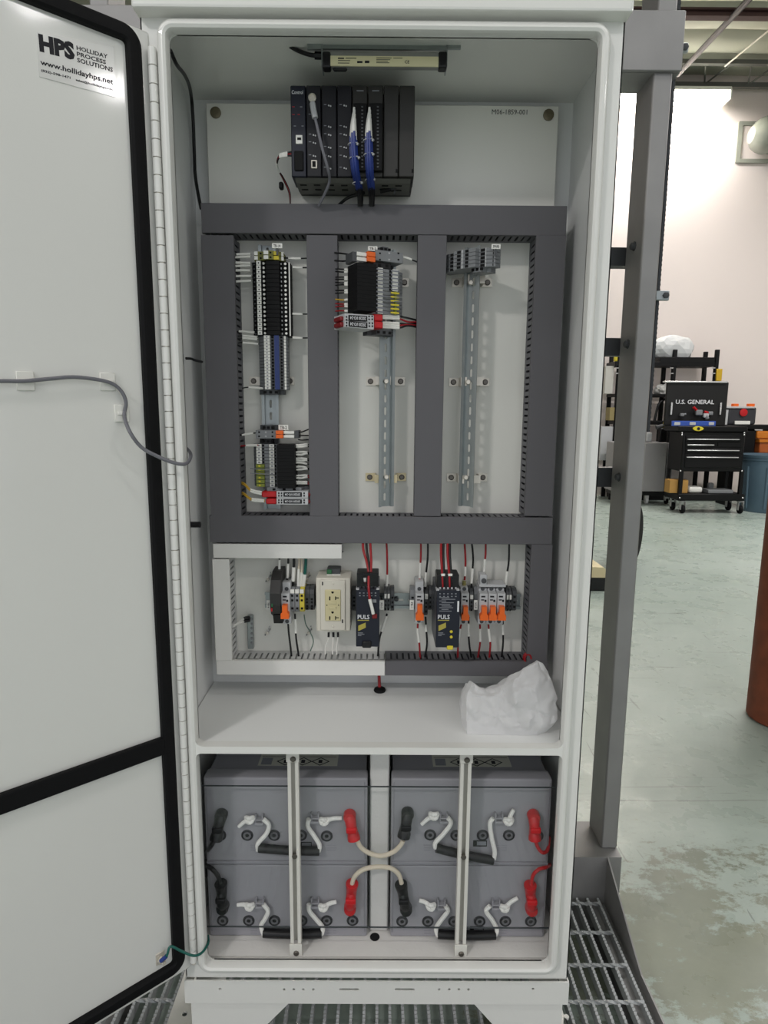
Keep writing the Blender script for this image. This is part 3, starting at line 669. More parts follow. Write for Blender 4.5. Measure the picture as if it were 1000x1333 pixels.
# shelving rack behind the cart
YR = YC+1.45
t2 = thing('shelving_rack', 'black steel shelving rack behind the tool cart', 'shelf', (xx(868, YR), YR+.2, FLOOR_Z))
for x in (801.5, 872.5, 927):
    for dy in (0, .38):
        a, b = P(x, 520, YR), P(x+5, 520, YR); zt_ = P(x, 455, YR).z
        g = G(t2.location); g.box(a.x, b.x, YR+dy, YR+dy+.012, FLOOR_Z, zt_, .003).box(a.x, a.x+.01, YR+dy, YR+dy+.05, FLOOR_Z, zt_, .003); up_ = g.build('upright', CART, t2)
        if dy == 0:
            for k, yy in enumerate((479, 486)):
                g = G(t2.location); cc = P(x+2.2, yy, YR-.004); g.box(cc.x-.028, cc.x+.028, YR-.006, YR, cc.z-.008, cc.z+.008); g.build('clip', GREYC, up_)
for ya, yb in ((471, 477), (513, 517), (548, 553), (600, 606), (645, 651)):
    g = G(t2.location); g.box(P(801, ya, YR).x, P(931, ya, YR).x, YR-.01, YR+.42, P(868, yb, YR).z, P(868, ya, YR).z, .006); g.build('shelf', CART, t2)
g = G(t2.location); g.box(P(859, 465, YR).x, P(931, 465, YR).x, YR-.012, YR+.42, P(900, 473, YR).z, P(900, 465, YR).z, .006); g.build('top_shelf', CART, t2)
# things on the rack
def crumple(name, label, cat, c, sx, sy, sz, m, seed, amp=.25, group=None, off=None):
    rnd = random.Random(seed); bm = bmesh.new(); bmesh.ops.create_icosphere(bm, subdivisions=3, radius=1)
    ks = [(Vector((rnd.uniform(-1, 1), rnd.uniform(-1, 1), rnd.uniform(-1, 1))).normalized(), rnd.uniform(2, 6), rnd.uniform(0, 6)) for _ in range(8)]
    for v in bm.verts:
        d = v.co.normalized(); a = sum(abs(math.sin(k.dot(d)*f+p_)) for k, f, p_ in ks)/8
        q = d*(1-amp+amp*1.6*a); v.co = Vector((q.x*sx, q.y*sy, max(0, (q.z+.55)/1.5)*sz*1.0))
    g = G(); g.bm.free(); g.bm = bm; g.off = Vector(c)
    o = g.build(name, m, None, False); o.location = c; return tag(o, label, cat, group)
pw = P(884, 465, YR+.05); crumple('plastic_bag', 'loose white plastic bag on top of the black shelving rack', 'bag', (pw.x-.06, YR+.2, P(900, 465, YR).z+.002), .36, .18, .36, mat('white_bag_film', (196, 198, 198), .4, var=.04, scale=6), 3)
pw = P(867, 513, YR+.05); crumple('cable_bundle', 'white bundle of cable on the rack shelf behind the post', 'cable', (pw.x, YR+.18, P(868, 513, YR).z+.002), .14, .12, .16, mat('bundle_white', (196, 196, 192), .5, var=.2, scale=20), 5, .5)
g = G(); Y = YR+.1; pts = [P(852, 548, Y), P(858, 526, Y), P(868, 519, Y), P(876, 524, Y), P(877, 547, Y)]; g.tube(spline(pts, 6), .022, 8); g.off = P(865, 548, Y)
for v in g.bm.verts: v.co -= g.off
tag(g.build('hose_loop', WBLACK), 'thick black hose looped on the rack shelf behind the post', 'hose')
small('yellow_container', 'yellow plastic container hooked on the right end of the rack', 'container', 933, 480, 940.5, 496, YR-.03, .08, mat('mustard_plastic', (204, 166, 40), .5, var=.06), .01)
small('yellow_spray_can', 'yellow can on the rack between the cabinet and the post', 'can', 800.5, 462, 806, 470.5, YR+.02, .07, YELLOW, .02, (), P(868, 471, YR).z)
small('parts_carton', 'tan carton on the rack between the cabinet and the post', 'box', 794, 529, 806, 546, YR+.01, .2, mat('khaki_carton', (150, 136, 92), .7, var=.1), .006, (), P(868, 548, YR).z)
small('white_carton', 'white carton on the rack left of the post', 'box', 788, 476, 799, 512, YR+.05, .25, mat('white_card', (200, 198, 190), .7, var=.04), .006, (), P(868, 513, YR).z)
small('bottom_carton', 'grey carton low on the rack left of the post', 'box', 782, 556, 799, 600, YR+.02, .25, LGREY, .006, (), P(868, 600, YR).z)
# grey cabinet on casters in front of the cart's left side
YG = PZ(855, 657, FLOOR_Z).y
t2 = thing('rolling_cabinet', 'grey steel cabinet on casters left of the tool cart', 'cabinet', (P(850, 600, YG).x, YG+.2, FLOOR_Z))
GC = mat('cabinet_grey_paint', (152, 150, 150), .45, var=.04, scale=6)
g = G(t2.location); g.fbox(800, 576, 867, 640, YG, YG+.42, .012); g.build('body', GC, t2)
g = G(t2.location); g.fbox(868, 577, 875.5, 641, YG+.02, YG+.42, .012); g.build('side_door', GC, t2)
g = G(t2.location); g.fbox(800, 640, 874, 645, YG+.02, YG+.42, .01); g.build('base', CART, t2)
for x in (842, 868):
    c = P(x, 648, YG+.05); g = G(t2.location); g.lathe([(.03, -.02), (.05, -.018), (.055, -.008), (.055, .008), (.05, .018), (.03, .02)], (c.x, YG+.06, FLOOR_Z+.055), 'x', 14); w = g.build('caster_wheel', RUBBER if x > 850 else LGREY, t2)
    g = G(t2.location); g.box(c.x-.03, c.x+.03, YG+.03, YG+.1, FLOOR_Z+.06, P(x, 644, YG+.05).z, .006); g.build('caster_fork', GREYC, w)
# power tool on the cabinet top
Y = YG+.15; c = P(866, 554, Y); t3 = thing('cutoff_wheel_tool', 'grinder with yellow guard lying left of the cart', 'tool', (c.x, Y, P(866, 566, Y).z))
g = G(t3.location); g.lathe([(.06, -.02), (.075, -.015), (.075, .015), (.06, .02)], (c.x, Y-.02, c.z), 'x', 18); g.build('yellow_guard', YELLOW, t3)
g = G(t3.location); g.cyl((c.x-.14, Y, c.z-.05), (c.x+.01, Y, c.z-.01), .035, .03, 10); g.build('motor_body', GREYD, t3)
g = G(t3.location); g.box(c.x-.09, c.x+.03, Y-.05, Y+.05, P(866, 577, Y).z, c.z-.06, .012); g.build('stand', BLACK, t3)
t3.location.z += P(835, 576, YG).z-P(866, 577, Y).z+.002
small('roll_of_tape', 'clear tape rolls on the grey rolling cabinet', 'tape', 842, 563, 850, 576, YG+.06, .12, LGREY, .03, (), P(835, 576, YG).z)
# tyre behind the post and a sander left of it
Yt = PZ(826, 738, FLOOR_Z).y; c0 = P(843, 700, Yt); r = (P(826, 652, Yt).z-FLOOR_Z)/2
wx = P(819, 700, Yt).x; t3 = thing('rubber_wheel', 'black rubber wheel mostly hidden behind the steel post', 'wheel', (wx, Yt, FLOOR_Z))
g = G(t3.location); g.lathe([(r*.62, -.05), (r*.9, -.055), (r*.99, -.03), (r, 0), (r*.99, .03), (r*.9, .055), (r*.62, .05), (r*.60, 0)], (wx, Yt, FLOOR_Z+r), 'y', 36); g.build('tyre', RUBBER, t3)
g = G(t3.location); g.lathe([(r*.61, -.02), (r*.2, -.03), (r*.2, .03), (r*.61, .02)], (wx, Yt, FLOOR_Z+r), 'y', 24); g.build('rim', GREYD, t3); t3.rotation_euler.z = math.radians(54)
Yt = PZ(784, 766, FLOOR_Z).y; c0 = P(782, 766, Yt)
t3 = thing('floor_sander', 'cream and black machine foot on the floor left of the post', 'machine', (c0.x-.1, Yt, FLOOR_Z))
g = G(t3.location); g.prism([(c0.x-.5, P(782, 748, Yt).z), (c0.x+.06, P(782, 748, Yt).z), (c0.x+.05, P(782, 744, Yt).z), (c0.x-.02, P(782, 735, Yt).z), (c0.x-.5, P(782, 733, Yt).z)], Yt-.1, Yt+.3); g.build('cover', mat('cream_cover', (214, 200, 160), .5, var=.05), t3)
g = G(t3.location); g.box(c0.x-.5, c0.x+.05, Yt-.08, Yt+.3, FLOOR_Z, P(782, 748, Yt).z, .01); g.build('base', BLACK, t3)
# rusty pipe column standing at the right
Yp = 1.82; cb = PZ(977, 936, FLOOR_Z); pr_ = .16
RUST = mat('rusty_steel', (126, 66, 42), .7, var=.45, scale=14, bump=.4, bscale=40)
t3 = thing('rusty_pipe', 'rusty brown steel pipe standing on the floor at the right edge', 'pipe', (cb.x+pr_, cb.y, FLOOR_Z))
g = G(t3.location); g.lathe([(pr_*.92, 0), (pr_, .01), (pr_, 1.5), (pr_*.9, 1.5), (pr_*.9, .1)], t3.location, 'z', 36); g.build('pipe_wall', RUST, t3)
# ------------------------------------------------------------------ wire ducts
def duct(label, px0, py0, px1, py1, horiz, cov=DGREY, body=DIN_, yf=DUCT, cut=None):
    mx, my = (px0+px1)/2, (py0+py1)/2
    x0, x1 = P(px0, my, yf).x, P(px1, my, yf).x; z0, z1 = P(mx, py1, yf).z, P(mx, py0, yf).z
    t = thing('wire_duct', label, 'wire duct', ((x0+x1)/2, PANEL, (z0+z1)/2), 'slotted wire ducts'); o = t.location
    g = G(o); e = .0012
    if horiz: g.box(x0, x1, yf, yf+.002, z0, z1, .0008).box(x0, x1, yf+.002, yf+.009, z1-.0016, z1).box(x0, x1, yf+.002, yf+.009, z0, z0+.0016)
    else: g.box(x0, x1, yf, yf+.002, z0, z1, .0008).box(x0, x0+.0016, yf+.002, yf+.009, z0, z1).box(x1-.0016, x1, yf+.002, yf+.009, z0, z1)
    g.build('cover', cov, t)
    yb = PANEL-.0005
    g = G(o); g.box(x0+.002, x1-.002, yb-.002, yb, z0+.002, z1-.002); g.build('base', body, t, False)
    for s in (0, 1):
        g = G(o); p = .0125; fw = .0085
        L0, L1 = (x0, x1) if horiz else (z0, z1); n = max(1, int((L1-L0)/p)); pp = (L1-L0)/n
        c = (z0+.0022, z1-.0022)[s] if horiz else (x0+.0022, x1-.0022)[s]; h = .0006
        for i in range(n):
            a = L0+pp*i+(pp-fw)/2; b = a+fw
            if horiz: g.box(a, b, yf+.003, yb-.012, c-h, c+h)
            else: g.box(c-h, c+h, yf+.003, yb-.012, a, b)
            # hooked finger tip narrowing the slot mouth
            a2, b2 = a-.0009, b+.0009
            if horiz: g.box(a2, b2, yf+.012, yf+.016, c-h, c+h)
            else: g.box(c-h, c+h, yf+.012, yf+.016, a2, b2)
        if horiz: g.box(L0, L1, yb-.012, yb, c-h, c+h)
        else: g.box(c-h, c+h, yb-.012, yb, L0, L1)
        w = g.build('slotted_wall', body, t, False); w['kind'] = 'stuff'
    return t
duct('grey wire duct across the top of the panel', 262, 266, 738, 305, True)
duct('grey vertical wire duct at the far left of the panel', 268, 306, 309, 672, False)
duct('grey vertical wire duct between the left and middle terminal columns', 401, 306, 440, 672, False)
duct('grey vertical wire duct between the middle and right rail columns', 541.5, 306, 578, 672, False)
duct('grey vertical wire duct at the far right of the upper panel', 690.5, 306, 728.5, 672, False)
duct('grey wire duct across the middle of the panel', 273, 672.5, 719.5, 707.5, True)
DW2 = mat('duct_white_inside', (205, 205, 203), .5, var=.03, scale=15)
duct('short white wire duct under the middle grey duct', 277.5, 708.5, 445, 727, True, DWHITE, DW2)
duct('white vertical wire duct at the lower left of the panel', 278.5, 728, 300, 860, False, DWHITE, DW2)
duct('white wire duct along the lower left edge of the panel', 282, 860.5, 501, 879, True, DWHITE, DW2)
duct('grey vertical wire duct at the lower right of the panel', 689, 709, 716, 862, False)
duct('grey wire duct along the lower right edge of the panel', 501.5, 861, 713.5, 880, True)

# ------------------------------------------------------------------ DIN rails
def rail_mesh(L):      # hat rail along z, centred on x = 0, base at y = 0, flanges towards -y
    g = G(); hs = []; z = .012
    while z < L-.012: hs.append(slot(0, z+.008, .0052, .016, 4)); z += .025
    g.plate([(-.0125, 0), (.0125, 0), (.0125, L), (-.0125, L)], hs, lambda x, z: (x, -.001, z), lambda x, z: (x, 0, z))
    for s in (-1, 1):
        a, b = sorted((s*.0125, s*.0115)); g.box(a, b, -.0075, -.001, 0, L)
        a, b = sorted((s*.0115, s*.0175)); g.box(a, b, -.0085, -.0075, 0, L)
    return g.mesh('rail', ZINC, False)
def rail(label, px, py0, py1, tilt, stand, horiz=False, brk=(), yoff=0):
    Y = PANEL-stand
    top, bot = P(px[0], py0, Y), P(px[1], py1, Y); L = top.z-bot.z; x = (top.x+bot.x)/2
    t = thing('din_rail', label, 'rail', (x, Y, bot.z), None, tilt)
    inst(rail_mesh(L), 'rail', (0, 0, 0), t)
    return t, x, Y, bot.z, L
r1, RX1, RY1, RZ1, RL1 = rail('zinc mounting rail in the left terminal column', (352, 352), 320, 662, 0, .008)
r2, RX2, RY2, RZ2, RL2 = rail('zinc mounting rail tilted in the middle terminal column', (502, 501.5), 325, 659, math.radians(27), .042)
r3, RX3, RY3, RZ3, RL3 = rail('zinc mounting rail tilted in the right column', (618, 609), 322, 659, math.radians(-38), .045)
# brackets carrying the tilted rails
def zbracket(label, px, py, side, Yr, xr, m, tab=13, group=None):
    c = P(px, py, PANEL-.002); t = thing('rail_bracket', label, 'bracket', (c.x, PANEL, c.z), 'rail support brackets'); o = t.location
    h = .0085; w = .010; inn = -side
    xe = c.x+inn*w
    g = G(o); g.plate([(c.x-w, c.z-h), (c.x+w, c.z-h), (c.x+w, c.z+h), (c.x-w, c.z+h)], [], lambda x, z: (x, PANEL-.003, z), lambda x, z: (x, PANEL-.0005, z)); g.build('tab', m, t, False)
    g = G(o); a, b = sorted((xe, xe+inn*.0022)); g.box(a, b, Yr+.001, PANEL-.0005, c.z-h, c.z+h)
    a2, b2 = sorted((xe, xr)); g.box(a2, b2, Yr, Yr+.0022, c.z-h, c.z+h); g.build('riser', m, t, False)
    g = G(o); g.lathe([(.0058, 0), (.0058, -.0015), (.0042, -.003), (.0022, -.003)], (c.x-inn*.001, PANEL-.003, c.z), 'y', 12); s = g.build('screw', mat('dark_screw', (104, 100, 94), .35, .7, var=.15, scale=200), t)
    return t
for nm, px0, px1, py, xr, Yr, m in (('middle rail at its middle', 483, 521, 496.5, RX2, RY2, STEEL), ('middle rail at its foot', 482, 522.5, 621, RX2, RY2, YZINC), ('right rail near its top', 595, 634, 368, RX3, RY3, STEEL), ('right rail at its middle', 591, 631, 497.5, RX3, RY3, STEEL), ('right rail at its foot', 588, 628, 621.5, RX3, RY3, STEEL)):
    zbracket('zinc bracket on the left side of the '+nm, px0, py, -1, Yr+.004, xr-.008, m)
    zbracket('zinc bracket on the right side of the '+nm, px1, py, 1, Yr+.004, xr+.008, m)
    dx = 8 if 'middle rail' in nm[:12] else -8
    c = P((px0+px1)/2+ (1 if dx > 0 else -1.5), py, Yr-.003); g = G((c.x, c.y, c.z)); screw(g, c, .0052, .004); tag(g.build('rail_screw', STEEL), 'pan-head screw holding the '+nm, 'screw', 'rail screws')
for px, s in ((331, -1), (377, 1)): zbracket('zinc bracket on the %s side of the left rail' % ('left' if s < 0 else 'right'), px, 496, s, RY1, RX1, STEEL)
g = G((RX2+.01, PANEL-.01, P(524, 368, PANEL).z)); zbracket('zinc bracket beside the upper terminals of the middle rail', 526, 368, 1, RY2+.004, RX2, STEEL)

# ------------------------------------------------------------------ terminal blocks
ORD = 'first second third fourth fifth sixth seventh eighth ninth tenth eleventh twelfth thirteenth fourteenth fifteenth sixteenth seventeenth'.split()
class Bank:
    """terminal blocks stacked along z on a rail whose frame has origin (x, Y) and tilt; block profile in the rail frame (u across, n towards the viewer)"""
    def __init__(s, x, Y, tilt): s.o = Vector((x, Y, 0)); s.t = tilt; s.ux = Vector((math.cos(tilt), math.sin(tilt), 0)); s.nx = Vector((math.sin(tilt), -math.cos(tilt), 0))
    def pix(s, px, py, n):       # pixel -> (u, z) on the plane n above the rail base
        v = ray(px, py); q0 = s.o+s.nx*n; t = (q0-CAM).dot(s.nx)/v.dot(s.nx); q = CAM+v*t; return (q-s.o).dot(s.ux), q.z
    def stack(s, name, label, group, z0, z1, count, body, parts, cat='terminal block', uniq=None, gap=.0004, skip=()):
        th = (z1-z0)/count; proto = None
        if not uniq: uniq = [label+', '+('topmost' if i == 0 else 'lowest' if i == count-1 else ORD[i]+' from the top') for i in range(count)]
        for i in range(count):
            z = z1-th*(i+1)
            lab = uniq[i] if uniq else label
            if proto is None:
                t = thing(name, lab, cat, (s.o.x, s.o.y, z), group, s.t); proto = t
                g = G(); g.prism([(u, -n) for u, n in body[0]], gap, th-gap, 'z'); g.build('body', body[1], t, False)
                for nm, m, shp in parts:
                    g = G()
                    if shp[0] == 'box': _, u0, u1, n0, n1, f0, f1 = shp; g.box(u0, u1, -n1, -n0, th*f0, th*f1)
                    elif shp[0] == 'disc': _, u, n_, r, h = shp; g.lathe([(r, 0), (r, -h)], (u, -n_, th/2), 'y', 10)
                    g.build(nm, m, t, False)
            else: dup(proto, (s.o.x, s.o.y, z), None, lab, group)
# ---- left column, straight rail
B1 = Bank(RX1, RY1, 0)
def uz(B, px, py, n): return B.pix(px, py, n)
N1 = .048
u0 = uz(B1, 327, 390, N1)[0]; u1 = uz(B1, 377, 390, N1)[0]; U = lambda px, n=N1, py=390: uz(B1, px, py, n)[0]
zt_, zb_ = uz(B1, 352, 339, N1)[1], uz(B1, 355, 436, N1)[1]
B1.stack('fuse_terminal', 'black fuse terminal of the left stack', 'black fuse terminals on the left rail', zb_, zt_, 17,
  ([(u0, .004), (u0, .030), (U(333), .034), (U(334.5), N1-.004), (U(340), N1-.004), (U(345), N1-.010), (U(347), N1), (U(364), N1), (U(366), N1-.010), (U(373), N1-.010), (U(374), N1-.016), (u1, N1-.016), (u1, .004)], BLACK2),
  [('marker', MARK, ('box', U(334.5), U(340), N1-.004, N1-.002, .06, .94)), ('marker_print', INK, ('box', U(336.6), U(338.2), N1-.002, N1-.0015, .32, .62)),
   ('test_point', MARK, ('disc', U(343.3), N1-.008, .0024, .0015)), ('test_point', MARK, ('disc', U(371.2), N1-.010, .0024, .0012)),
   ('status_window', LGREY, ('box', U(365.6), U(366.6), N1-.009, N1-.006, .2, .6)), ('end_strip', MARK, ('box', U(375), U(376.6), N1-.016, N1-.0145, 0, 1)),
   ('wire_entry', GREYD, ('box', U(329), U(331.5), .031, .0325, .3, .6))])
zt_, zb_ = uz(B1, 352, 326.5, N1)[1], uz(B1, 352, 338.5, N1)[1]
B1.stack('ground_terminal', '', 'ground terminals on top of the left rail', zb_, zt_, 2,
  ([(U(331), .004), (U(331), .036), (U(336), .044), (U(346), .044), (U(347), N1+.004), (U(357), N1+.004), (U(358), .044), (U(369), .040), (U(369), .004)], mat('terminal_olive', (120, 120, 58), .5, var=.06, scale=60)),
  [('marker', MARK, ('box', U(332), U(336.5), .044, .0455, .1, .9)), ('marker', MARK, ('box', U(345), U(351), N1+.004, N1+.0055, .1, .9)), ('wire_entry', HOLE, ('box', U(339), U(341.5), .0442, .0448, .3, .7)),
   ('wire_entry', HOLE, ('box', U(352.5), U(355), N1+.004, N1+.0045, .3, .7)), ('yellow_bar', YELLOW, ('box', U(355.5), U(364), .045, N1+.001, .1, .9)), ('end_marker', MARK, ('box', U(366.5), U(369.5), .040, .042, .05, .95))],
  uniq=['yellow-green ground terminal, topmost on the left rail', 'yellow-green ground terminal directly above the black fuse terminals'])
def flag(label, px0, py0, px1, py1, Y, s=None):
    a = P(px0, py1, Y); t = thing('marker_flag', label, 'label', (a.x, Y, a.z), 'terminal group flags')
    g = G(t.location); g.fbox(px0, py0, px1, py1, Y, Y+.003, .0005); g.build('plate', MARK, t)
    g = G(t.location); m = P((px0+px1)/2, py1, Y); g.box(m.x-.002, m.x+.002, Y+.0015, Y+.004, m.z-.012, m.z); g.build('stem', GREYD, t)
    if s: txt('lettering', s, px0+2, py0+1.5, px1-2, py1-1.5, Y-.0004, INK, t, t.location)
    return t
flag('white flag tag on top of the left terminal stack', 354, 316.5, 367.5, 323, RY1-N1-.008, 'TB-1A')
# lower grey/blue bank
zt_, zb_ = uz(B1, 358, 436.3, N1)[1], uz(B1, 358, 507, N1)[1]
B1.stack('feed_through_terminal', 'grey terminal with blue bar on the left rail', 'grey-blue terminals on the left rail', zb_, zt_, 17,
  ([(U(336, .02, 470), .004), (U(337, .03, 470), .025), (U(343.5, N1, 470), .040), (U(344, N1, 470), N1-.004), (U(351.5, N1, 470), N1-.004), (U(352, N1, 470), N1-.008), (U(357, N1, 470), N1-.008), (U(357.3, N1, 470), N1-.004), (U(363.5, N1, 470), N1-.004), (U(364, N1, 470), N1-.008), (U(368, N1, 470), N1-.008), (U(368.5, N1, 470), .036), (U(373, N1, 470), .030), (U(373, N1, 470), .004)], GREYP),
  [('marker', MARK, ('box', U(344, N1, 470), U(351.5, N1, 470), N1-.004, N1-.002, .05, .95)), ('marker_print', INKG, ('box', U(346.6, N1, 470), U(348.6, N1, 470), N1-.002, N1-.0016, .3, .7)),
   ('wire_entry', HOLE, ('box', U(352.8, N1, 470), U(356, N1, 470), N1-.008, N1-.0074, .15, .85)), ('bridge_bar', BLUE, ('box', U(357.3, N1, 470), U(363.5, N1, 470), N1-.004, N1-.0015, 0, 1)),
   ('wire_entry', HOLE, ('box', U(364.6, N1, 470), U(367.6, N1, 470), N1-.008, N1-.0074, .15, .85)), ('end_marker', MARK, ('box', U(369, N1, 470), U(371.5, N1, 470), .0352, .037, .05, .95))])
def endstop(label, B, px0, px1, py0, py1, n, m=GREYD):
    a0, z1 = uz(B, px0, (py0+py1)/2, n)[0], uz(B, (px0+px1)/2, py0, n)[1]; a1, z0 = uz(B, px1, (py0+py1)/2, n)[0], uz(B, (px0+px1)/2, py1, n)[1]
    t = thing('end_stop', label, 'end stop', (B.o.x, B.o.y, z0), 'rail end stops', B.t); h = z1-z0
    g = G(); g.prism([(a0, 0), (a0, -n*.55), (a0+.008, -n*.6), (a0+.012, -n), (a1-.012, -n), (a1-.008, -n*.6), (a1, -n*.55), (a1, 0)], 0, h, 'z'); g.build('body', m, t, False)
    for f in (.28, .5, .72):
        g = G(); x = a0+(a1-a0)*f; g.box(x-.003, x+.003, -n-.0004, -n+.001, h*.2, h*.75); g.build('recess', HOLE, t, False)
    return t
endstop('dark end stop under the grey-blue terminals on the left rail', B1, 336, 369, 507.5, 513.5, .036)
endstop('dark end stop above the orange plug on the left rail', B1, 337, 362, 553.5, 559.5, .034)
flag('white flag tag beside the lower end stop of the left rail', 362.5, 553, 375.5, 560, RY1-.04, 'TB-2')
# ---- lower group of the left rail and the matching group of the middle rail
def lower_group(B, where, X, rows, mirror, N=.040):
    """X maps pixel columns; rows = (y_top, y_mid, y_bot)"""
    yt, ym, yb = rows
    u = lambda px, n, py: uz(B, px, py, n)[0]
    py = (yt+yb)/2
    def prof(pa, pb, pc, pd):    # outer end, inner marker, carrier start, carrier end
        q = [(u(pa, .02, py), .004), (u(pa, .02, py), .020), (u(X['m0'], N, py), N-.006), (u(X['m0'], N, py), N), (u(X['m1'], N, py), N), (u(X['m1'], N, py), N-.004), (u(X['n0'], N, py), N-.004), (u(X['n0'], N, py), N), (u(X['n1'], N, py), N), (u(X['n1'], N, py), N-.004), (u(X['c0'], N, py), N-.004), (u(X['c1'], N, py), N-.006), (u(X['c1'], .02, py), .004)]
        return q
    for k, (y0, y1, cnt) in enumerate(((yt, ym, 6), (ym, yb, 6))):
        z1, z0 = uz(B, X['n0'], y0, N)[1], uz(B, X['n0'], y1, N)[1]
        def bx(nm, m, a, b, n0, n1, f0, f1):
            a, b = sorted((u(a, n1, py), u(b, n1, py))); return (nm, m, ('box', a, b, n0, n1, f0, f1))
        parts = [bx('marker', MARK, X['n0'], X['n1'], N, N+.002, .06, .94), bx('marker_print', INKG, X['n0']+1.8, X['n1']-1.8, N+.002, N+.0024, .3, .7),
                 bx('fuse_carrier', BLACK2, X['c0'], X['c1'], .02, N+.022, .02, .98), bx('wire_entry', HOLE, X['n1']+.5, X['n1']+2.5 if not mirror else X['n1']-2.5, N-.004, N-.0034, .2, .8)]
        if k == 0: parts += [bx('marker', MARK, X['m0'], X['m1'], N, N+.002, .06, .94), bx('marker_print', INKG, X['m0']+1.8, X['m1']-1.8, N+.002, N+.0024, .3, .7), bx('wire_entry', HOLE, X['h0'], X['h0']+2.4, N-.004, N-.003, .2, .8)]
        else: parts += [bx('ground_clamp', mat('ground_green_yellow', (128, 138, 52), .5, var=.1, scale=80), X['m0']-1, X['m1']+3, N-.003, N+.004, .08, .92), bx('ground_stripe', YELLOW, X['m0']+2, X['m1']-2, N+.004, N+.0048, .3, .7)]
        B.stack('fused_terminal', ('black fuse carrier with grey terminal on the %s rail' if k == 0 else 'black fuse carrier with green-yellow clamp on the %s rail') % where, 'fuse carrier terminals on the %s rail' % where, z0, z1, cnt, (prof(X['e'], 0, 0, 0), GREYP), parts)
def box_uz(B, t, nm, m, px0, py0, px1, py1, n0, n1, zb, bev=.0006):
    pm, qm = (px0+px1)/2, (py0+py1)/2
    a, b = uz(B, px0, qm, n1)[0], uz(B, px1, qm, n1)[0]; z1, z0 = uz(B, pm, py0, n1)[1], uz(B, pm, py1, n1)[1]
    g = G(); g.box(a, b, -n1, -n0, z0-zb, z1-zb, bev); return g.build(nm, m, t)
def txt_uz(B, t, s, m, px0, py0, px1, py1, n, zb, flip=True):
    pm, qm = (px0+px1)/2, (py0+py1)/2; a, b = uz(B, px0, qm, n)[0], uz(B, px1, qm, n)[0]; z1, z0 = uz(B, pm, py0, n)[1], uz(B, pm, py1, n)[1]
    me = txt_mesh(s, b-a, z1-z0); me.materials.append(m); o = bpy.data.objects.new('lettering', me); C.objects.link(o); o.parent = t; o.location = ((a+b)/2, -n, (z0+z1)/2-zb)
    if flip: o.rotation_euler = (0, math.pi, 0)
def module(B, label, spans, py0, py1, n=.062, rz=0):
    zb = uz(B, spans['body'][0], py1, n)[1]; t = thing('surge_module', label, 'module', (B.o.x, B.o.y, zb), 'red and white plug modules', B.t)
    t.rotation_euler = (0, rz, B.t)
    b0, b1 = spans['body']; box_uz(B, t, 'body', LGREY, b0, py0, b1, py1, .010, n, zb)
    l0, l1 = spans['label']; box_uz(B, t, 'label_plate', BLACK, l0, py0+1.4, l1, py1-1.4, n-.001, n+.0012, zb)
    txt_uz(B, t, '20220 I/O-24', INKW, l0+2, py0+2.9, l1-2, py1-2.9, n+.0016, zb)
    r0, r1 = spans['red']; box_uz(B, t, 'plug', RED, r0, py0+.4, r1, py1-.6, .020, n-.004, zb, .002)
    for a in spans['dots']:
        for f in (.3, .68):
            yy = py0+(py1-py0)*f; box_uz(B, t, 'test_hole', BLACK, a-1, yy-1.2, a+1, yy+1.2, n-.001, n+.0008, zb)
    e0, e1 = spans['end']; box_uz(B, t, 'end_plug', mat('dark_red_plastic', (120, 22, 26), .45, var=.1, scale=60), e0, py0+2, e1, py1-1.5, .022, n-.006, zb, .002)
    return t
lower_group(B1, 'left', dict(e=331, m0=334.3, m1=341, h0=342, n0=351, n1=357.3, c0=360.5, c1=384), (578, 604, 634), False)
def plug(B, label, body, latch, white, endp, py0, py1, n=.05):
    zb = uz(B, body[0], py1, n)[1]; t = thing('plug_connector', label, 'connector', (B.o.x, B.o.y, zb), None, B.t)
    box_uz(B, t, 'body', GREYP, body[0], py0, body[1], py1, .008, n-.008, zb)
    for yy in (py0+.6, (py0+py1)/2+.3):
        box_uz(B, t, 'latch', ORANGE, latch[0], yy, latch[1], yy+(py1-py0)/2-.7, n-.010, n, zb); box_uz(B, t, 'marker', MARK, white[0], yy+.6, white[1], yy+(py1-py0)/2-1.3, n-.010, n-.004, zb)
    box_uz(B, t, 'wire_clamp', GREYD, endp[0], py0+.5, endp[1], py1-.5, .012, n-.006, zb)
    for k in range(3):
        x = body[0]+(latch[0]-body[0])*(k+.5)/3 if latch[0] > body[0]+10 else body[1]-(body[1]-latch[1])*(k+.5)/3
        for yy in (py0+2.6, py1-3): box_uz(B, t, 'test_hole', (HOLE, LGREY)[k % 2], x-1.2, yy-1.1, x+1.2, yy+1.1, n-.009, n-.0074, zb)
    return t
plug(B1, 'grey plug connector with orange latches on the lower left rail', (333, 362), (359, 368.5), (369, 383), (383, 389), 560, 571)
endstop('dark end stop between the orange plug and the lower terminals on the left rail', B1, 337, 361, 571.5, 577.3, .03, BLACK)
sp1 = dict(body=(360, 401), label=(369, 393), red=(340.5, 360), dots=(363, 366.5, 396), end=(398.5, 404))
module(B1, 'upper red and white module at the foot of the left rail', sp1, 639.5, 648.2)
sp1 = dict(body=(360, 401), label=(369, 393), red=(346, 360), dots=(363, 366.5, 396), end=(398.5, 404))
module(B1, 'lower red and white module at the foot of the left rail', sp1, 648.6, 657)
box_t = endstop('grey base of the modules above the bottom duct on the left rail', B1, 340, 400, 634.5, 639.3, .05, GREYP)
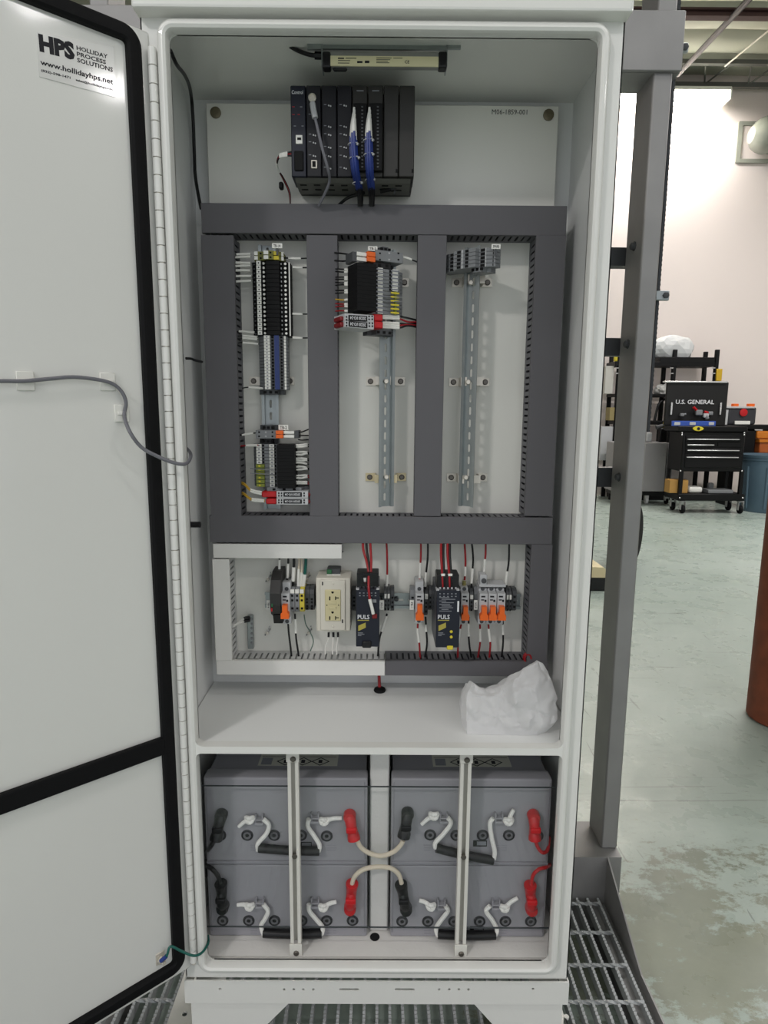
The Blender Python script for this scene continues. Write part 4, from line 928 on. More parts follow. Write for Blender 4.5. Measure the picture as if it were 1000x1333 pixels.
# ---- middle column
B2 = Bank(RX2, RY2, math.radians(27))
lower_group(B2, 'middle', dict(e=524, m0=518, m1=511, h0=507, n0=498.5, n1=492, c0=490, c1=465), (349, 378, 409), True)
plug(B2, 'grey plug connector with orange latches on the upper middle rail', (489, 525), (478.5, 489), (465, 478), (459, 465), 327, 341)
endstop('grey end stop at the very top of the middle rail', B2, 491, 513, 321.5, 327, .04, GREYD)
endstop('dark end stop between the orange plug and the terminals on the middle rail', B2, 472, 516, 341.5, 348.4, .036, BLACK)
flag('white flag tag on top of the middle terminals', 479, 320.5, 491.5, 326.5, RY2-.055, 'TB-3')
sp2 = dict(body=(449, 487), label=(454, 478.5), red=(487, 499), dots=(451.5, 481, 485), end=(443, 449))
module(B2, 'upper red and white module on the middle rail', sp2, 408, 418, .06, math.radians(-1))
module(B2, 'lower red and white module on the middle rail', sp2, 418.5, 428.5, .06, math.radians(1))
endstop('dark end stop under the modules on the middle rail', B2, 483, 517, 429.5, 436, .036)
# ---- right column: spare grey terminals
B3 = Bank(RX3, RY3, math.radians(-38))
z1, z0 = uz(B3, 622, 322, .045)[1], uz(B3, 622, 347, .045)[1]
ua, ub = -.052, .060
B3.stack('spare_terminal', '', 'spare grey terminals on the right rail', z0, z1, 5,
  ([(ua, .006), (ua, .026), (ua+.014, .034), (ua+.030, .034), (ua+.032, .045), (ub-.032, .045), (ub-.030, .034), (ub-.014, .034), (ub, .026), (ub, .006)], GREYP),
  [('wire_entry', HOLE, ('box', ua+.002+.012*0, ua+.010, .026, .0285, .15, .85)), ('wire_entry', HOLE, ('box', ua+.018, ua+.026, .034, .0345, .15, .85)), ('wire_entry', HOLE, ('box', -.012, -.004, .045, .0455, .15, .85)), ('wire_entry', HOLE, ('box', .006, .013, .045, .0455, .15, .85)),
   ('wire_entry', HOLE, ('box', ub-.027, ub-.018, .034, .0345, .15, .85)), ('wire_entry', HOLE, ('box', ub-.011, ub-.003, .026, .0285, .15, .85)), ('rib', LGREY, ('box', -.0015, .0015, .045, .0465, .05, .95)), ('rib', LGREY, ('box', ub-.0165, ub-.0145, .034, .036, .05, .95))],
  uniq=['spare grey terminal on the right rail, %s of five' % w for w in ('topmost', 'second from the top', 'middle one', 'second from the bottom', 'lowest')])
endstop('grey end stop under the spare terminals of the right rail', B3, 609, 634, 347, 354, .034, GREYP)
flag('white flag tag above the spare terminals of the right rail', 640, 317.5, 652, 324, RY3-.075, 'SPARE')
# ---- sleeved wires into the ducts
def sl(name, label, group, pts, dark, sleeve=(.05, .85), r=.0013): wire(name, label, pts, [(dark, 0, 1, 1, 'conductor'), (MARK, sleeve[0], sleeve[1], 1.75, 'sleeve')], r, 'wire', group, n=6, k=4)
Ys = RY1-.032
for i, (y, x0, x1) in enumerate(((331, 309, 327), (335, 306, 327), (342, 305, 327), (346.5, 306, 327), (352, 307, 327), (359.5, 307, 328), (366.5, 307, 328))):
    sl('sleeved_wire', 'black wire with white sleeve left of the black fuse terminals, '+ORD[i]+' from the top', 'sleeved wires left of the fuse terminals', [(x0-6, y+1, Ys-.002), (x0, y, Ys), (x1, y+random.uniform(-1.2, 1.2), Ys)], WBLACK, (.2, .98))
for i, (y, x0, x1) in enumerate(((432, 311, 332), (438, 316, 336), (441, 316, 336), (447, 316, 337), (505, 324, 344))):
    sl('sleeved_wire', 'black wire with white sleeve left of the grey-blue terminals, '+ORD[i]+' from the top', 'sleeved wires left of the grey-blue terminals', [(x0-9, y+.5, Ys-.002), (x0, y-.8, Ys), (x1, y+.8, Ys)], WBLACK, (.3, .98))
for i, (y, x0) in enumerate(((336, 371), (348, 378), (408.5, 378), (439.5, 378))):
    sl('sleeved_wire', 'black wire with white sleeve right of the left terminal stack, '+ORD[i]+' from the top', 'sleeved wires right of the left stack', [(x0-3, y-.3, Ys), (x0+4, y, Ys), (x0+13, y+.5, Ys), (402, y+.3, Ys)], WBLACK, (.22, .7))
for i, y in enumerate((579.5, 582, 589, 591.5, 597, 599, 602.5, 608, 611.5, 619.5, 622, 627, 629.5)):
    sl('sleeved_wire', ('red' if i > 8 else 'black')+' sleeved wire right of the lower left fuse carriers, '+ORD[i]+' from the top', 'sleeved wires right of the lower left carriers', [(383, y, Ys-.008), (392, y+random.uniform(-.8, .8), Ys-.008), (400, y+random.uniform(-1.5, 1.5), Ys-.004), (406, y+2, Ys)], (WBLACK, WRED)[i > 8], (.02, .72), .0012)
for i, (y, c) in enumerate(((563, WBLACK), (567, WBLACK), (572, WBLACK))):
    wire('plug_lead', 'black lead right of the left orange plug, '+ORD[i]+' from the top', [(388, y, RY1-.04), (394, y+(-1, 0, 1)[i], RY1-.04), (404, y+(-5, 0, 0)[i], RY1-.03)], [(c, 0, 1, 1, 'c')], .0014, 'wire', 'leads of the left plug')
sl('sleeved_wire', 'white-sleeved wire left of the orange plug on the left rail', None, [(312, 567, Ys), (320, 565.5, Ys), (333, 563.5, Ys)], WBLACK, (.15, .85))
sl('sleeved_wire', 'red wire with white sleeve left of the lower left terminals', None, [(310, 581, Ys), (322, 580, Ys-.005), (336, 579.5, Ys-.012)], WRED, (.4, .98), .0016)
for k, (y, dy) in enumerate(((610, 2), (616, 2))):
    wire('jumper_bar', ('thin grey jumper over the left ground terminals, upper one', 'thin grey jumper over the left ground terminals, lower one')[k], [(326, y, RY1-.045), (342, y+1, RY1-.05), (358, y+dy, RY1-.048)], [(GREYP, 0, 1, 1, 'c')], .0011, 'wire', 'ground jumpers')
for k in range(4):
    y0, y1 = (628, 630, 641, 643)[k], (641, 643.5, 651, 653)[k]
    sl('yellow_wire', 'yellow wire looping from the left duct to the red modules, '+ORD[k]+' from the top', 'yellow wires of the left modules', [(309, y0-1, RY1-.03), (318, y0+1, RY1-.045), (327, (y0+y1)/2+3, RY1-.052), (342 + 3*(k > 1), y1, RY1-.054)], WYEL, (.62, .98), .0014)
for k in range(4): wire('red_wire', 'dark red wire at the right end of the left modules, '+ORD[k]+' from the top', [(402, 643+4*k, RY1-.05), (405, 640+4.4*k, RY1-.045), (406, 634+3*k, RY1-.03)], [(WRED, 0, 1, 1, 'c')], .0016, 'wire', 'red wires of the left modules')
# middle column wires
Yq = RY2-.052
for i, (y, c) in enumerate(((351, WBLACK), (354, WBLACK), (361, WBLACK), (363.5, WBLACK), (368, WBLACK), (371, WBLACK), (378, WBLACK), (381, WBLACK), (390, WYEL), (396, WRED), (399, WRED), (405, WRED))):
    sl('sleeved_wire', 'wire with white sleeve left of the middle fuse carriers, '+ORD[i]+' from the top', 'sleeved wires left of the middle carriers', [(437, y+random.uniform(-1, 1), Yq+.02), (446, y+random.uniform(-.6, .6), Yq+.006), (455, y, Yq), (467, y, Yq)], c, (.48, .98), .0013)
for i, y in enumerate((331, 338)):
    wire('plug_lead', ('upper black lead of the orange plug on the middle rail', 'lower black lead of the orange plug on the middle rail')[i], [(436, y-2+i*3, RY2-.02), (445, y-1+i*3, RY2-.04), (460, y+1, RY2-.055)], [(WBLACK, 0, 1, 1, 'c')], .0015, 'wire')
sl('sleeved_wire', 'white-sleeved wire right of the orange plug on the middle rail', None, [(519, 334, RY2-.02), (530, 336, RY2-.02), (543, 341, RY2-.015)], WBLACK, (.05, .7))
for k, y in enumerate((386.5, 392)):
    wire('jumper_bar', ('thin grey jumper over the middle ground terminals, upper one', 'thin grey jumper over the middle ground terminals, lower one')[k], [(496, y, RY2-.045), (510, y+.3, RY2-.043), (523, y+.6, RY2-.035)], [(GREYP, 0, 1, 1, 'c')], .0011, 'wire', 'ground jumpers')
g0 = [(449, 412, RY2-.07), (443, 413, RY2-.07), (439.5, 418, RY2-.065), (441, 425, RY2-.066), (449, 426, RY2-.07)]
wire('red_loop_wire', 'thick red wire loop at the left of the middle modules', g0, [(RED, 0, 1, 1, 'c')], .0032, 'wire', k=6, n=8)
for k in range(5):
    y = (411, 414, 420, 423, 426)[k]
    wire('module_lead', 'red and white lead right of the middle modules, '+ORD[k]+' from the top', [(498, y, RY2-.04), (510, y+.5, RY2-.034), (520, y+1, RY2-.03), (531, y+(3, 5, 2, -1, -2)[k], RY2-.025), (543, 417+k*2.2, RY2-.01)], [(MARK, 0, .45, 1.35, 'sleeve'), (WRED if k % 2 else WBLACK, .4, 1, 1, 'conductor')], .0018, 'wire', 'leads of the middle modules')
# ------------------------------------------------------------------ lower equipment row
YRAIL = PANEL-.0005
a, b = P(345, 783, PANEL-.008), P(678, 783, PANEL-.008)
t = thing('din_rail', 'long horizontal zinc rail of the lower equipment row', 'rail', (a.x, YRAIL, P(510, 782, PANEL-.008).z))
ro = inst(rail_mesh(b.x-a.x), 'rail', (0, 0, 0), t, (0, math.pi/2, 0))
for px in (516,): c = P(px, 780, PANEL-.006); g = G(t.location); screw(g, c, .005, .003); g.build('screw', GREYD, t)
YF = .166
def mcb(px0, px1, label, py0=757, py1=811, tog=(786, 806), yf=YF, group='orange-handled breakers'):
    pm = (px0+px1)/2; x0, x1 = P(px0, 783, yf).x+.0004, P(px1, 783, yf).x-.0004
    Z = lambda py, y=yf: P(pm, py, y).z
    t = thing('circuit_breaker', label, 'breaker', ((x0+x1)/2, PANEL-.009, Z(py1)), group); o = t.location
    yb = PANEL-.009; ys = yf+.020; ym = yf+.002
    zt, zb = P(pm, py0, ys).z, P(pm, py1, ys).z; za, zc = Z(773), Z(804)
    g = G(o); g.prism([(yb, zb), (ys, zb), (ys, zc-.001), (ym, zc), (ym, za), (ys, za+.001), (ys, zt), (yb, zt)], x0, x1, 'x'); g.build('body', LGREY, t, False)
    g = G(o); zt1, zt0 = Z(tog[0]), Z(tog[1]); w = x1-x0; xm = (x0+x1)/2
    g.prism([(xm-w*.30, zt1), (xm+w*.30, zt1), (xm+w*.30, zt1-(zt1-zt0)*.5), (xm+w*.5, zt1-(zt1-zt0)*.62), (xm+w*.5, zt0+.001), (xm-w*.5, zt0+.001), (xm-w*.5, zt1-(zt1-zt0)*.62), (xm-w*.30, zt1-(zt1-zt0)*.5)], yf-.012, ym); g.build('toggle', ORANGE, t, False)
    for zz_, nm in ((P(pm, 766.5, ys).z, 's'), (P(pm, 809, ys).z, 's')):
        g = G(o); g.lathe([(.0042, 0), (.0042, -.0006), (.0018, -.0008)], (xm, ys, zz_ if zz_ > zc else max(zb+.005, zz_)), 'y', 12); g.build('terminal_screw', GREYD, t)
    g = G(o); g.box(xm-w*.32, xm+w*.18, ym-.0004, ym, Z(778), Z(776)).box(xm-w*.32, xm+w*.05, ym-.0004, ym, Z(782), Z(780.6)).box(xm+w*.1, xm+w*.34, ym-.0004, ym, Z(784), Z(781)); g.build('print', INK, t, False)
    return t
mcb(366, 377, 'breaker with orange handle beside the black relay', 758, 812, (786, 804))
mcb(541, 552, 'breaker with orange handle between the two power supplies', 757, 811)
mcb(600.5, 611, 'breaker with orange handle right of the right power supply', 765, 812, (788, 806))
for k, (a, b) in enumerate(((624.5, 635.5), (636, 647), (647.5, 658.5))): mcb(a, b, 'breaker in the row of three, '+('leftmost', 'middle', 'rightmost')[k]+' one', 766, 812, (788, 806))
# busbar with lug on the three breakers
c = P(640, 763, YF+.02); t = thing('busbar', 'grey comb busbar with screw lug on top of the three breakers', 'busbar', (c.x, YF+.04, c.z)); o = t.location
g = G(o); g.fbox(624, 761, 659, 764.5, YF+.014, PANEL-.02, .001); g.build('bar', LGREY, t)
g = G(o); g.fbox(625, 748, 634.5, 762, YF+.014, YF+.045, .002); g.build('lug', LGREY, t)
g = G(o); c = P(630, 756, YF+.0135); g.lathe([(.0055, 0), (.0055, -.002), (.003, -.002)], c, 'y', 14); g.build('lug_screw', GREYD, t)
# terminal blocks on the horizontal rail (stacked along x)
def hterm(label, px0, px1, py0, py1, yf, body, tops, holes, group=None, tag_m=MARK, name='terminal_block', cat='terminal block'):
    pm = (px0+px1)/2; x0, x1 = P(px0, 783, yf).x+.0003, P(px1, 783, yf).x-.0003; Z = lambda py, y=yf: P(pm, py, y).z
    t = thing(name, label, cat, ((x0+x1)/2, PANEL-.009, Z(py1)), group); o = t.location; zt, zb = Z(py0), Z(py1); h = zt-zb; yb = PANEL-.009
    g = G(o); g.prism([(yb, zb+h*.05), (yf+.012, zb), (yf+.002, zb+h*.12), (yf, zb+h*.3), (yf, zb+h*.75), (yf+.004, zt-h*.1), (yf+.014, zt), (yb, zt-h*.05)], x0, x1, 'x'); g.build('body', body, t, False)
    if tops:
        g = G(o); g.box(x0+.0004, x1-.0004, yf-.001, yf+.004, Z(tops[1]), Z(tops[0]), .0005); g.build('marker', tag_m, t)
    for py in holes:
        g = G(o); g.box(x0+(x1-x0)*.25, x1-(x1-x0)*.25, yf-.0006, yf+.001, Z(py+1.3), Z(py-1.3)); g.build('wire_entry', HOLE, t, False)
    return t
for k, (a, b, m, lab) in enumerate(((377.5, 383.7, GREYP, 'grey terminal with white marker beside the left breaker'), (384, 389.8, GREYP, 'grey terminal in the middle of the left trio'), (390, 396, mat('terminal_yellow', (204, 188, 66), .45, var=.06, scale=60), 'yellow ground terminal of the left trio'))):
    hterm(lab, a, b, 767, 798.5, .178, m, (767.5, 772.5), (775.5, 781.5, 792))
for k, (a, b) in enumerate(((396.8, 402.8), (403, 409))): hterm('dark grey spare terminal left of the outlet box, %s one' % ('left', 'right')[k], a, b, 765, 796, .192, GREYD, None, (780, 784, 789, 792.5))
hterm('dark grey end terminal between the outlet box and the power supply', 458, 464, 766, 797, .20, GREYD, None, (778, 783, 788))
for k, (a, b) in enumerate(((500, 503.8), (504, 507.8))): hterm('light-topped grey terminal right of the left power supply, %s one' % ('left', 'right')[k], a, b, 766, 797, .186, GREYD, (773, 779), (782, 787.5, 793))
hterm('dark end block at the right of the light-topped terminals', 508.3, 513.5, 766, 797, .195, GREYD, None, (778, 784, 790))
hterm('grey end block left of the middle breaker', 533.8, 540.5, 766, 795, .195, GREYP, None, (778,))
hterm('grey terminal with white marker right of the middle breaker', 552.5, 557.5, 770, 803, .186, GREYD, (773.5, 780), (785, 790, 796))
for k, (a, b) in enumerate(((558, 562.5), (562.8, 567))): hterm('dark grey terminal left of the right power supply, %s one' % ('left', 'right')[k], a, b, 766, 796, .195, GREYD, None, (778, 784, 790))
hterm('grey terminal with white marker left of the row of three breakers', 611.5, 616.5, 768, 797, .186, GREYD, (774.5, 780), (784, 789, 794))
hterm('dark grey end block left of the row of three breakers', 617, 623, 766, 796, .197, GREYP, None, ())
for k, (a, b) in enumerate(((659, 662.6), (662.8, 666.4))): hterm('white-topped terminal right of the three breakers, %s one' % ('left', 'right')[k], a, b, 768, 797, .186, GREYD, (774.5, 780.5), (783, 789, 794))
hterm('grey end block at the right end of the lower rail', 666.8, 673, 767, 797, .195, GREYD, None, (777, 784, 790))
for px0, px1, lab, s in ((494, 500, 'upright white flag tag beside the left power supply', 'XC-1'), (533.5, 539, 'upright white flag tag left of the middle breaker', 'FB-1'), (617, 622, 'upright white flag tag left of the three breakers', 'XC-3'), (347, 352, 'upright white flag tag left of the black relay', 'TB-4')):
    Y = .184; c = P(px0, 796, Y); t = thing('marker_flag', lab, 'label', (c.x, Y, c.z), 'upright flag tags')
    g = G(c); g.fbox(px0, 781.5, px1, 794, Y, Y+.003, .0005); g.build('plate', MARK, t)
    g = G(c); g.box(P(px0+1.5, 788, Y).x, P(px1-1.5, 788, Y).x, Y+.002, PANEL-.01, P(px0, 790, Y).z, P(px0, 786, Y).z); g.build('stem', GREYD, t)
    me = txt_mesh(s, .012, .0035); me.materials.append(INK); q = bpy.data.objects.new('lettering', me); C.objects.link(q); q.rotation_euler = (0, math.pi/2, 0); q.parent = t; q.location = P((px0+px1)/2, 787.7, Y-.0004)-c
# black relay / surge block at the left
c = P(360, 812, .17); t = thing('surge_protector', 'black angular surge protector at the left end of the lower rail', 'surge protector', (c.x, PANEL-.01, c.z)); o = t.location
x0, x1 = P(353, 780, .165).x, P(366, 780, .165).x; Z = lambda py, y=.165: P(360, py, y).z
g = G(o); g.prism([(PANEL-.01, Z(808)), (.185, Z(806)), (.160, Z(798)), (.150, Z(785)), (.150, Z(770)), (.165, Z(755)), (.19, Z(747)), (PANEL-.01, Z(747))], x0, x1, 'x'); g.build('body', mat('charcoal_plastic', (44, 43, 42), .5, var=.15, scale=60), t, False)
g = G(o); g.prism([(.205, Z(812)), (.168, Z(812)), (.160, Z(799.5)), (.205, Z(799.5))], x0+.004, x1+.002, 'x'); g.build('plug', BLACK, t, False)
g = G(o); g.box(x0+.003, x0+.006, .1494, .151, Z(787), Z(783)); g.build('status_mark', GREEN, t)
g = G(o); g.box(x0+.002, x0+.005, .1494, .151, Z(793), Z(789)); g.build('status_mark', RED, t)
# receptacle in its box
t = thing('outlet_box', 'beige box with an ivory safety receptacle in the lower row', 'outlet', (P(433, 822, .19).x, PANEL, P(433, 822, .19).z)); o = t.location; YO = .172
g = G(o); g.fbox(411.5, 752.5, 456.5, 822, YO, PANEL-.001, .003, 2); g.build('box', BEIGE, t)
g = G(o); g.fbox(417, 755, 449.5, 820.5, YO-.0035, YO+.001, .0012); pl = g.build('cover_plate', BEIGE, t)
g = G(o); g.fbox(423.2, 768, 443.6, 808.5, YO-.006, YO-.001, .0012); rc = g.build('receptacle', IVORY, t)
for (x0, y0, x1, y1) in ((428.6, 776.5, 430.2, 781.5), (436.2, 776.5, 437.6, 781), (437.6, 777.8, 441.2, 779), (428.6, 802.3, 430.2, 807), (436.2, 802.2, 437.6, 806.8), (437.6, 803.6, 441.2, 804.8)):
    g = G(o); g.fbox(x0, y0, x1, y1, YO-.0063, YO-.004); g.build('slot', HOLE, rc, False)
for py in (771.2, 797.2):
    c = P(433, py, YO-.0062); g = G(o); g.prism([(c.x+.0026*math.cos(t_), c.z+(.0026*math.sin(t_) if math.sin(t_) < 0 else .0018*(math.sin(t_) > 0))) for t_ in [2*math.pi*i/12 for i in range(12)]], c.y, c.y+.002); g.build('ground_hole', HOLE, rc, False)
for (x0, y0, x1, y1) in ((428.5, 783.5, 438, 786.5), (428.5, 790, 438, 793)):
    g = G(o); g.fbox(x0, y0, x1, y1, YO-.0072, YO-.005, .0006); g.build('button', IVORY, rc)
for px in (425.7, 440.8): c = P(px, 787.8, YO-.0062); g = G(o); g.lathe([(.0012, 0), (.0012, -.0006)], c, 'y', 8); g.build('indicator', HOLE, rc)
for py in (759.5, 815.5): c = P(433.5, py, YO-.0036); g = G(o); screw(g, c, .0026, .0012); g.build('plate_screw', BEIGE, pl)
for (x, y) in ((420, 760), (446, 809)): g = G(o); g.fbox(x-.8, y-2.5, x+.8, y+2, YO-.004, YO-.003); g.build('print_mark', INK, pl, False)
for k, x in enumerate((428, 434, 440)):
    wire('outlet_lead', 'white sleeved lead under the outlet box, %s one' % ('left', 'middle', 'right')[k], [(x, 823, .205), (x-.6*(k == 0), 832, .20), (x+(-4, -1, -1.5)[k], 842, .196), (x+(-4.5, -1, -1.5)[k], 852, .192)], [(WBLACK, 0, .22, 1.5, 'boot'), (WWHITE, .2, 1, 1, 'conductor')], .0017, 'wire')
t = thing('green_terminal', 'small green and white terminal on top of the outlet box', 'terminal block', P(434, 752, .20)); o = t.location
g = G(o); g.fbox(425.5, 741, 443, 749, .200, .232, .001); g.build('body', GREYD, t)
g = G(o); g.fbox(425.5, 741.5, 432, 747.5, .197, .2, .001); g.build('latch', GREEN, t)
g = G(o); g.fbox(425, 748, 443.5, 751.5, .194, .215, .001); g.build('marker', MARK, t)
# power supplies
def psu(px0, px1, pyt, py0, py1, label, kind):
    YP = .118; pm = (px0+px1)/2
    t = thing('power_supply', label, 'power supply', (P(pm, py1, YP).x, PANEL-.01, P(pm, py1, YP).z)); o = t.location
    g = G(o); g.fbox(px0, py0, px1, py1, YP+.002, PANEL-.012, .0012); g.build('housing', mat('psu_metal', (92, 94, 100), .4, .4, var=.06, scale=30), t)
    g = G(o); g.fbox(px0, py0, px1, py1, YP, YP+.003, .0012); fr = g.build('front', NAVY, t)
    txt('lettering', 'PULS', px0+2.2, 800.3, px0+17.5, 806, YP-.0005, INKW, fr, o)
    g = G(o); g.fbox(px0+2.2, 807, px0+17, 808, YP-.0004, YP+.001); g.build('stripe', INKY, fr, False)
    q = [P(px0+x, y, YP-.0004) for x, y in ((3, 814.5), (12.5, 810.5), (12.8, 817), (3, 821.5))]
    g = G(o); g.prism([(p.x, p.z) for p in q], YP-.0005, YP+.0005); g.build('emblem', INKY, fr, False)
    for k in range(3): g = G(o); g.fbox(px0+2.5, 823.5+k*1.7, px0+(9, 11, 7)[k], 824.3+k*1.7, YP-.0003, YP+.0005); g.build('small_print', INKG, fr, False)
    # clear covered terminal block above the front
    g = G(o); g.fbox(px0+1, pyt, px1-1, py0+3, YP+.012, YP+.055, .001); g.build('terminal_housing', BLACK, t)
    for k in range(5):
        x = px0+5+k*(px1-px0-10)/4; g = G(o); c = P(x, py0-3, YP+.012); g.lathe([(.0022, 0), (.0022, -.001)], c, 'y', 8); g.build('terminal_screw', LGREY, t)
        g = G(o); g.fbox(x-1, py0+3.8, x+1, py0+5.2, YP-.0004, YP+.001); g.build('small_print', INKG, fr, False)
        g = G(o); g.fbox(x-1.1, py0+7.4, x+1.1, py0+8.6, YP-.0004, YP+.001); g.build('small_print', INKG, fr, False)
    g = G(o); g.fbox(px0, py0-.8, px0+4, py0+.6, YP-.002, YP+.02, .0006).fbox(px1-4, py0-.8, px1, py0+.6, YP-.002, YP+.02, .0006); g.build('corner_clip', LGREY, t)
    if kind == 0:
        g = G(o); g.fbox(px0+1, pyt-.5, px1-1, py0-1, YP+.008, YP+.010, .0004); g.build('clear_cover', CLRCAP, t)
        g = G(o); g.fbox(px1-10, py0+13, px1-4, py0+17, YP-.001, YP+.001); g.build('switch', GREYP, fr)
        g = G(o); g.fbox(px1-9.5, py0+32, px1-3, py0+38, YP-.003, YP+.001, .001); g.build('output_plug', mat('dark_red_plastic', (120, 22, 26)), fr)
        g = G(o); g.fbox(px0+8, py1-7, px0+20, py1+2, YP-.004, YP+.02, .002); g.build('input_plug', BLACK, t)
    else:
        for k in range(9):
            g = G(o); x = px0+4+(k % 2)*3; g.fbox(x, py0+9+k*2.2, x+(13, 18, 9, 16, 14)[k % 5], py0+9.9+k*2.2, YP-.0003, YP+.0005); g.build('small_print', INKG, fr, False)
        for py in (822, 829): c = P(px0+19.5, py, YP-.0005); g = G(o); g.lathe([(.003, 0), (.003, -.002), (.0015, -.003)], c, 'y', 10); g.build('push_button', YELLOW, fr)
        g = G(o); g.fbox(px0+14, py1-2, px0+22, py1+3, YP-.002, YP+.02, .001); g.build('signal_plug', YELLOW, t)
        g = G(o); g.fbox(px1-3, py0+14, px1-.8, py0+28, YP-.0006, YP+.001); g.build('small_print', INKW, fr, False)
    return t
psu(463.5, 494, 746.5, 767.5, 842, 'dark blue power supply in the lower row, the left one', 0)
psu(568, 598.5, 748, 768.5, 843, 'dark power supply with two yellow buttons, the right one', 1)
# ------------------------------------------------------------------ wires of the lower row
def W2(label, pts, segs, r=.002, group=None, name='wire'): wire(name, label, pts, segs, r, 'wire', group, n=8, k=6)
DN = .205
def drop(label, xs, ys, dark, s0, s1, Y=DN, r=.0021, m2=MARK):
    pts = [(x, y, Y) for x, y in zip(xs, ys)]
    W2(label, pts, [(dark, 0, 1, 1, 'conductor'), (m2, s0, s1, 1.35, 'sleeve')], r)
drop('thin black wire with white sleeve above the black surge protector', (364, 363.8, 363.5), (722, 735, 748), WBLACK, .25, .98)
drop('black wire with white sleeve above the left breaker', (375.5, 375, 373.5), (722, 738, 760), WBLACK, .3, .8)
drop('thick black wire with white sleeve above the left trio', (383, 382.5, 381), (722, 740, 768), WBLACK, .35, .75, r=.003)
drop('cream wire with white sleeve above the left trio', (390, 389, 388), (722, 740, 768), CREAM, .4, .98)
drop('white wire with white sleeve above the yellow terminal', (392.5, 393, 391), (722, 740, 768), CREAM, .5, .98)
drop('green wire with white sleeve above the yellow terminal', (398.5, 397.5, 394), (722, 742, 768), WGREEN, .55, .98, r=.0032)
drop('black wire below the left breaker into the white duct', (375, 376, 378, 379.5), (810, 824, 840, 854), WBLACK, 0, .01)
drop('black wire with white sleeve below the left trio', (384, 385, 385.5, 389), (799, 815, 830, 854), WBLACK, .12, .45)
W2('thin green ground wire curving down beside the outlet box', [(396, 800, .22), (398, 812, .22), (404, 823, .215), (408, 835, .21), (404, 848, .20)], [(mat('grey_green_wire', (96, 118, 108), .5, var=.05), 0, 1, 1, 'c')], .0012)
for k, (x0, x1, m) in enumerate(((472.5, 480, WRED), (477, 481, WBLACK), (482, 483, WRED))):
    W2('power lead above the left power supply, %s one' % ('left', 'middle', 'right')[k], [(x0, 700, .19), (x0+.5, 715, .175), ((x0+x1)/2+.8, 730, .16), (x1, 745, .145), (x1-.5+k, 758, .135)], [(m, 0, 1, 1, 'c')], .0026)
W2('red jumper with white tag across the left power supply front', [(480, 750, .128), (480, 765, .113), (481.5, 780, .110), (484, 790, .110), (486, 799, .112)], [(WRED, 0, .62, 1, 'conductor'), (MARK, .6, 1, 1.4, 'sleeve')], .0024)
W2('short red lead into the left power supply terminals', [(475, 752, .128), (475.5, 758, .13), (476, 764, .14)], [(WWHITE, 0, .3, 1.5, 'tie'), (WRED, .2, 1, 1, 'conductor')], .0022)
drop('red wire with white sleeves above the light-topped terminals', (503, 504, 504.2, 503), (700, 722, 745, 770), WRED, .68, .98)
drop('black wire with white sleeve below the light-topped terminals', (504, 499, 494, 492), (799, 815, 832, 854), WBLACK, .05, .42)
drop('red wire with white sleeve above the middle breaker', (548, 548, 547, 546), (700, 722, 742, 762), WRED, .52, .85)
drop('black wire with white sleeve above the middle breaker terminal', (557, 557, 555, 553), (700, 724, 745, 772), WBLACK, .62, .88)
drop('red wire with white sleeve below the middle breaker', (544, 544, 546, 547), (812, 822, 838, 858), WRED, .12, .52)
drop('black wire with white sleeve below the middle breaker terminal', (554, 555, 556, 553), (803, 820, 838, 857), WBLACK, .18, .35)
for k, (x0, x1, m) in enumerate(((574.5, 576, WRED), (577.5, 578, WBLACK), (583, 585, WRED), (586, 587.5, WBLACK))):
    W2('power lead above the right power supply, %s one' % ('leftmost', 'second', 'third', 'rightmost')[k], [(x0, 700, .19), (x0-.3, 720, .165), ((x0+x1)/2, 738, .145), (x1, 750, .132), (x1+.6, 764, .132)], [(m, 0, 1, 1, 'conductor'), (WWHITE, .76, .80, 1.35, 'tie')], .0026)
drop('red wire with white sleeve above the breaker right of the power supply', (604.5, 606, 606, 604.5), (700, 725, 738, 762), WRED, .6, .8)
drop('yellow boot on top of the breaker right of the power supply', (604.5, 604.3, 604), (755, 760, 766), mat('olive_boot', (150, 142, 84), .5, var=.06), 0, .01, r=.004)
drop('black wire with white sleeve left of the three breakers', (613.5, 616, 615, 613), (700, 725, 745, 772), WBLACK, .55, .82)
drop('red wire with white sleeve onto the busbar lug', (632.5, 632.3, 631, 630), (700, 720, 735, 750), WRED, .55, .9)
drop('black wire with white sleeve right of the three breakers', (663, 662.5, 660, 657.5), (700, 730, 748, 772), WBLACK, .6, .85)
drop('red wire with white sleeve below the breaker right of the power supply', (600.5, 598, 596.5, 596), (813, 825, 838, 857), WRED, .12, .55)
drop('black wire with white sleeve below the breaker right of the power supply', (610.5, 610, 611, 614), (803, 820, 838, 858), WBLACK, .15, .45)
drop('red wire with white sleeve below the leftmost of the three breakers', (625, 625, 625, 622), (813, 825, 838, 857), WRED, .12, .5)
drop('red wire with white sleeve below the middle of the three breakers', (636, 637, 638.5, 637), (813, 825, 838, 857), WRED, .12, .5)
drop('black wire with white sleeve below the rightmost of the three breakers', (654.5, 655, 655, 653), (805, 820, 838, 855), WBLACK, .15, .42)
